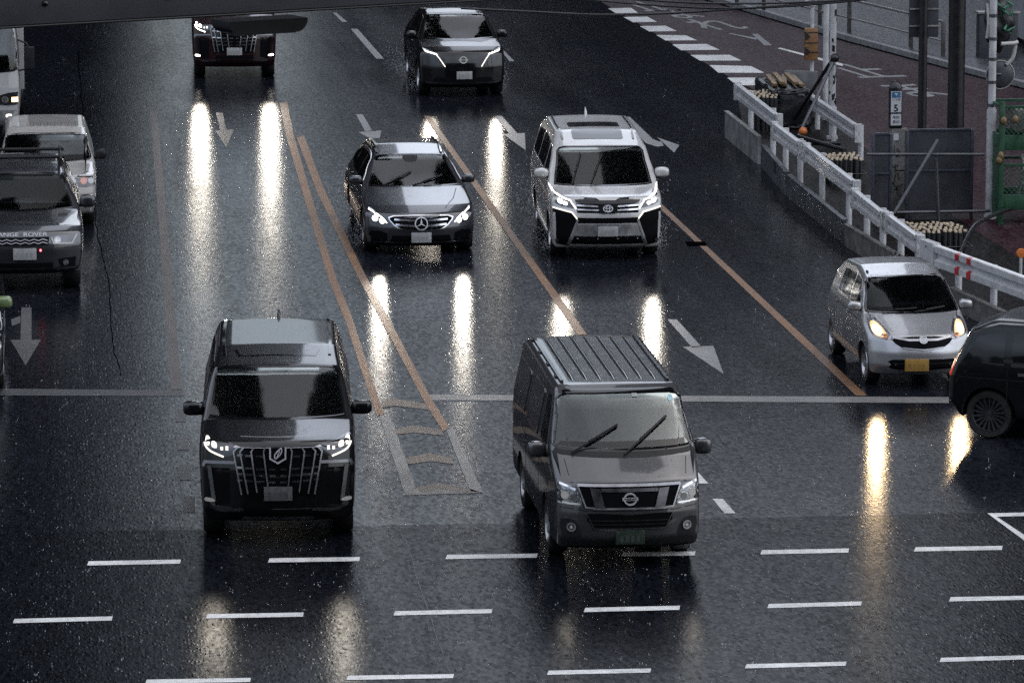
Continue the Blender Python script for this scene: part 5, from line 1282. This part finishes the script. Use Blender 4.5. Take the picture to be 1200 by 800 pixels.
def lump(bm, c, r, seed, amp=.12):
    t = bmesh.new(); bmesh.ops.create_icosphere(t, subdivisions=4, radius=1); rg = random.Random(seed); ph = [rg.uniform(0, 6) for _ in range(6)]
    for v in t.verts:
        n = v.co.normalized(); k = 1 + amp * (math.sin(5 * n.x + ph[0]) * math.sin(4 * n.z + ph[1]) + .6 * math.sin(9 * n.z + ph[2] + 4 * n.x) + .5 * math.sin(13 * n.y + ph[3] + 7 * n.z))
        v.co = Vector((n.x * r[0], n.y * r[1], n.z * r[2])) * k + Vector(c)
    me = bpy.data.meshes.new('t'); t.to_mesh(me); t.free(); bm.from_mesh(me); bpy.data.meshes.remove(me)
bm = bmesh.new(); lump(bm, (0, 0, .42), (.25, .16, .46), 1); link('sheeting', bm, M['bag'], root, 70)
bm = bmesh.new()
for k in range(9):
    rg = random.Random(k + 20); x, z = rg.uniform(-.2, .2), rg.uniform(.15, .7); tube(bm, [(x, -.17, z), (x + rg.uniform(-.05, .05), -.19, z + .05), (x + rg.uniform(-.08, .08), -.17, z + .12)], [.02, .03, .01], 6)
link('green_tape', bm, M['tape'], root, 60)
for pts in ([(-.22, -.15, .15), (-.20, -.18, .45), (-.22, -.14, .75)], [(.02, -.19, .05), (.26, -.17, .06), (.30, -.14, .08)], [(.28, -.14, .02), (.24, -.12, -.2), (.14, -.1, -.32)]):
    bm = bmesh.new(); tube(bm, sm(pts, 4, False), .035, 8); link('strap', bm, M['wtape'], root, 60)
# sign plate seen from behind on the slim black pole
o = at(1080, 172); zc = 2.62
root = thing('sign_plate', (o.x + .03, o.y + .10, 1.9), 'square grey back of a sign fixed to the slim black pole', 'sign')
bm = bmesh.new(); box(bm, -.29, .29, .02, .035, .22, 1.25, .004); link('plate', bm, M['hoard'], root, 30)
for z in (.42, .75):
    bm = bmesh.new(); box(bm, -.28, .30, -.006, .016, z, z + .03, .002); link('stiffener', bm, M['fencel'], root)
# hose and orange knob
bar('hose', sm([at(1125, 296, .25), at(1138, 270, .5), at(1152, 258, .55), at(1180, 246, .3), at(1215, 238, .1)], 5, False), .035, 'blackpole', 'thick black hose looping over the barrier beside the green cage', 'hose')
o = at(1196, 322); root = thing('delineator', o, 'small orange round delineator on a short white stem', 'delineator')
bm = bmesh.new(); tube(bm, [(0, 0, 0), (0, 0, .28)], .025, 8); link('stem', bm, M['whitepole'], root, 50)
bm = bmesh.new(); lathe(bm, [(.001, .03), (.07, .025), (.08, 0), (.07, -.025), (.001, -.03)], Matrix.Translation((0, 0, .35)) @ Matrix.Rotation(R(90), 4, 'X'), 18); link('reflector', bm, M['orangecap'], root, 50)
# footway fence
fa, fb = at(1105, 71), at(995, 43); fd = (fb - fa); fd.z = 0; step = fd.length / 3; fd.normalize()
root = thing('railing', (fa.x, fa.y, .12), 'brown footway railing with round hoops beyond the side road', 'railing')
nseg = 12; H = .78
posts = [fd * (step * k) for k in range(nseg + 1)]
for k, p in enumerate(posts):
    if k % 3 == 2: continue
    bm = bmesh.new(); box(bm, p.x - .045, p.x + .045, p.y - .045, p.y + .045, 0, H, .01); link('post', bm, M['fence'], root, 30)
for z, r in ((H - .02, .03), (.32, .022)):
    bm = bmesh.new(); tube(bm, [posts[0] + Vector((0, 0, z)), posts[-1] + Vector((0, 0, z))], r, 8); link('rail', bm, M['fencel'], root, 50)
for k in range(0, nseg, 3):
    c = (posts[k] + posts[min(k + 2, nseg)]) / 2 if k else (posts[0] + posts[1]) / 2 + fd * .5
    bm = bmesh.new(); tube(bm, [c + fd * (.30 * math.cos(a)) * 1.6 + Vector((0, 0, .52 + .24 * math.sin(a))) for a in [2 * math.pi * j / 24 for j in range(25)]], .018, 6, cap=False); link('hoop', bm, M['fencel'], root, 60)
# building at the right edge
o = at(1126, 74); x0, y0 = o.x + .35, o.y - .2
root = thing('building', (x0, y0, .12), 'pale panelled building with a dark base wall at the top right corner', 'building')
bm = bmesh.new(); box(bm, .02, .9, .0, .35, 0, 1.0, .01); link('base_wall', bm, M['dwall'], root, 30)
bm = bmesh.new(); box(bm, -.02, .95, -.03, .38, 1.002, 1.05, .005); link('coping', bm, M['fencel'], root, 30)
bm = bmesh.new(); box(bm, .22, .34, -.018, -.002, .52, .64, .004); link('meter_box', bm, M['signw'], root)
for k in range(6):
    bm = bmesh.new(); x = 1.35 + k * 1.22; box(bm, x, x + 1.2, .6 - k * .02, 6, .25, 9, .01); link('wall_panel', bm, M['wall'], root, 30)
bm = bmesh.new(); box(bm, 1.2, 9, .55, .58, 0, .22, .005); link('plinth', bm, M['kerb'], root)
# ------------------------------------------------------------------ overhead
g0, g1 = at(0, 34, 7.3), at(592, 0, 7.3); gd = (g1 - g0).normalized(); A, B = g0 - gd * 9, g1 + gd * 14
root = thing('girder', (A.x, A.y, 7.3), 'grey steel footbridge girder crossing above the road at the top', 'girder')
L = (B - A).length; gm = Matrix.Rotation(math.atan2(gd.y, gd.x), 4, 'Z')
bm = bmesh.new(); box(bm, 0, L, 0, .5, .022, 1.6, .01, mtx=gm); link('web', bm, M['girder'], root, 30)
bm = bmesh.new(); box(bm, 0, L, -.04, .54, 0, .02, .004, mtx=gm); link('bottom_flange', bm, M['gloss'], root, 30)
bm = bmesh.new()
for k in range(int(L / 1.22)):
    t = bmesh.new(); bmesh.ops.create_icosphere(t, subdivisions=2, radius=.03); t.transform(gm @ Matrix.Translation((k * 1.22 + .9, 0, .20))); me = bpy.data.meshes.new('t'); t.to_mesh(me); t.free(); bm.from_mesh(me); bpy.data.meshes.remove(me)
link('rivet', bm, M['gloss'], root, 60)
c = at(318, 24, 7.3)
root = thing('lamp_housing', (c.x, c.y, 7.3), 'black rounded housing hanging under the girder above the dark red minivan', 'lamp')
bm = bmesh.new(); pr = [(-.40, 0), (.40, 0)] + [(.28 + .12 * math.cos(a), -.005 - .12 * math.sin(a)) for a in [math.pi / 2 * k / 6 for k in range(1, 7)]] + [(-.28 - .12 * math.sin(a), -.005 - .12 * math.cos(a)) for a in [math.pi / 2 * k / 6 for k in range(0, 6)]]
prism_between(bm, Vector((0, .05, 0)), Vector((0, .40, 0)), pr); bm.transform(gm); link('housing', bm, M['gloss'], root, 35)
bm = bmesh.new(); box(bm, -.3, .3, .1, .3, -.135, -.126, .003, mtx=gm); link('lens', bm, M['smoke'], root)
for pts, lb in ([[(540, 10), (620, 14), (700, 17.5), (780, 16), (860, 11), (940, 5), (1010, -1)], 'lowest of the three black overhead cables'], [[(680, -1), (760, 6), (840, 10), (900, 9), (960, 5), (1020, -1)], 'middle black overhead cable sagging over the side road'], [[(715, -3), (800, 3), (880, 4.5), (960, 2), (1020, -2)], 'uppermost black overhead cable at the top edge']):
    bar('cable', sm([atY(x, y, 76) for x, y in pts], 4, False), .018, 'blackpole', lb, 'cable', 'overhead cables')
# ================================================================== unseen buildings, put in and sized to block sky in the reflections
def tower_mat(name, wallc, glassc, sx, sz):
    m, nt, p = nodes(name); co = objco(nt)
    b = N(nt, 'ShaderNodeTexBrick'); b.offset = 0; b.squash = 1
    b.inputs['Color1'].default_value = (*glassc, 1); b.inputs['Color2'].default_value = (*[g * 1.6 for g in glassc], 1); b.inputs['Mortar'].default_value = (*wallc, 1)
    b.inputs['Scale'].default_value = 1; b.inputs['Mortar Size'].default_value = .55; b.inputs['Brick Width'].default_value = sx; b.inputs['Row Height'].default_value = sz
    s = N(nt, 'ShaderNodeSeparateXYZ'); nt.links.new(co, s.inputs[0]); cmb = N(nt, 'ShaderNodeCombineXYZ')
    nt.links.new(math_(nt, 'ADD', s.outputs[0], s.outputs[1]), cmb.inputs[0]); nt.links.new(s.outputs[2], cmb.inputs[1]); nt.links.new(cmb.outputs[0], b.inputs['Vector'])
    nt.links.new(b.outputs['Color'], p.inputs['Base Color']); p.inputs['Roughness'].default_value = .9; p.inputs['Specular IOR Level'].default_value = .05; return m
M['tow1'] = tower_mat('dark_tower_facade', (.012, .012, .015), (.006, .007, .009), 2.2, 3.6)
M['tow2'] = tower_mat('grey_tower_facade', (.10, .102, .115), (.012, .014, .018), 3.0, 3.8)
def tower(x0, x1, y0, y1, h, mat, label):
    root = thing('unseen_block', (x0, y0, 0), label, 'building', None)
    bm = bmesh.new(); box(bm, 0, x1 - x0, 0, y1 - y0, 0, h, .3); link('facade', bm, M[mat], root, 30)
    bm = bmesh.new(); box(bm, 2, x1 - x0 - 2, 2, y1 - y0 - 2, h + .01, h + 6, .2); link('roof_plant', bm, M['conc'], root, 30)
tower(-90, 6.5, 250, 300, 270, 'tow1', 'unseen dark glass tower sized to darken the left lanes of the wet road')  # height and edge set to keep sky out of the left lanes
tower(17, 27, 250, 300, 30, 'tow2', 'unseen grey office block sized for the reflection in the middle lanes of the wet road')
tower(27.5, 140, 250, 300, 46, 'tow2', 'unseen low grey office block sized for the reflection in the right lanes of the wet road')
root = thing('unseen_block', (6.2, 262, 76), 'unseen raised block added to darken the bonnet of the black minivan', 'building')  # floating blocker, added to keep bright sky off the black bonnet
bm = bmesh.new(); box(bm, 0, 13.6, 0, 25, 0, 230, .3); link('facade', bm, M['tow1'], root, 30)
tower(-50, -3, 138, 230, 270, 'tow1', 'unseen dark tower added to darken the left half of the black minivan windscreen')  # unseen, placed to shade half of the windscreen reflection
tower(40, 80, 95, 190, 320, 'tow2', 'unseen banded tower sized for the reflection in the white minivan windscreen')
tower(-40, 60, -80, -30, 62, 'tow1', 'unseen dark block added to darken the fronts of the vehicles')  # added behind the camera, hides the low sky from the car fronts

# ================================================================== light
EXPOSURE = 1.78
DENOISE = False
SKY = [(0., .13), (.24, .4), (.5, .8), (.85, .36)]
w = bpy.data.worlds.new('World'); scene.world = w; w.use_nodes = True; nt = w.node_tree
sky = nt.nodes.new('ShaderNodeTexSky'); sky.sky_type = 'NISHITA'; sky.sun_disc = False
SUN_EL, SUN_AZ = R(64), R(90)
sky.sun_elevation = SUN_EL; sky.sun_rotation = SUN_AZ; sky.air_density = 1.2; sky.dust_density = 1.5; sky.ozone_density = 2.0
hs = nt.nodes.new('ShaderNodeHueSaturation'); hs.inputs['Saturation'].default_value = .55
nt.links.new(sky.outputs[0], hs.inputs['Color']); bg = nt.nodes['Background']
# overcast: the zenith is about three times as bright as the horizon
tc = nt.nodes.new('ShaderNodeTexCoord'); sx = nt.nodes.new('ShaderNodeSeparateXYZ'); nt.links.new(tc.outputs['Generated'], sx.inputs[0])
gr = ramp(nt, sx.outputs['Z'], SKY)
cl = ramp(nt, noise(nt, tc.outputs['Generated'], 3.2, 6, .6), [(.32, .55), (.68, 1.45)]); gr = math_(nt, 'MULTIPLY', gr, cl)   # uneven cloud cover
vm = nt.nodes.new('ShaderNodeVectorMath'); vm.operation = 'SCALE'; nt.links.new(hs.outputs[0], vm.inputs[0]); nt.links.new(gr, vm.inputs['Scale'])
nt.links.new(vm.outputs[0], bg.inputs['Color'])
bg.inputs['Strength'].default_value = .15
sl = bpy.data.lights.new('sun', 'SUN'); sl.energy = .7; sl.angle = R(150); sl.color = (1, .985, .965)
so = bpy.data.objects.new('sun', sl); COL.objects.link(so)
d = Vector((math.sin(SUN_AZ) * math.cos(SUN_EL), math.cos(SUN_AZ) * math.cos(SUN_EL), math.sin(SUN_EL)))
so.rotation_euler = d.to_track_quat('Z', 'Y').to_euler(); so.location = d * 60
vs = scene.view_settings; scene.display_settings.display_device = 'sRGB'
vs.view_transform = 'Standard'; vs.look = 'None'; vs.exposure = EXPOSURE; vs.gamma = 1; vs.use_curve_mapping = False
cy = scene.cycles
cy.max_bounces = 6; cy.diffuse_bounces = 2; cy.glossy_bounces = 3; cy.transmission_bounces = 4; cy.transparent_max_bounces = 8
cy.caustics_reflective = False; cy.caustics_refractive = False; cy.sample_clamp_indirect = 4
cy.use_denoising = DENOISE
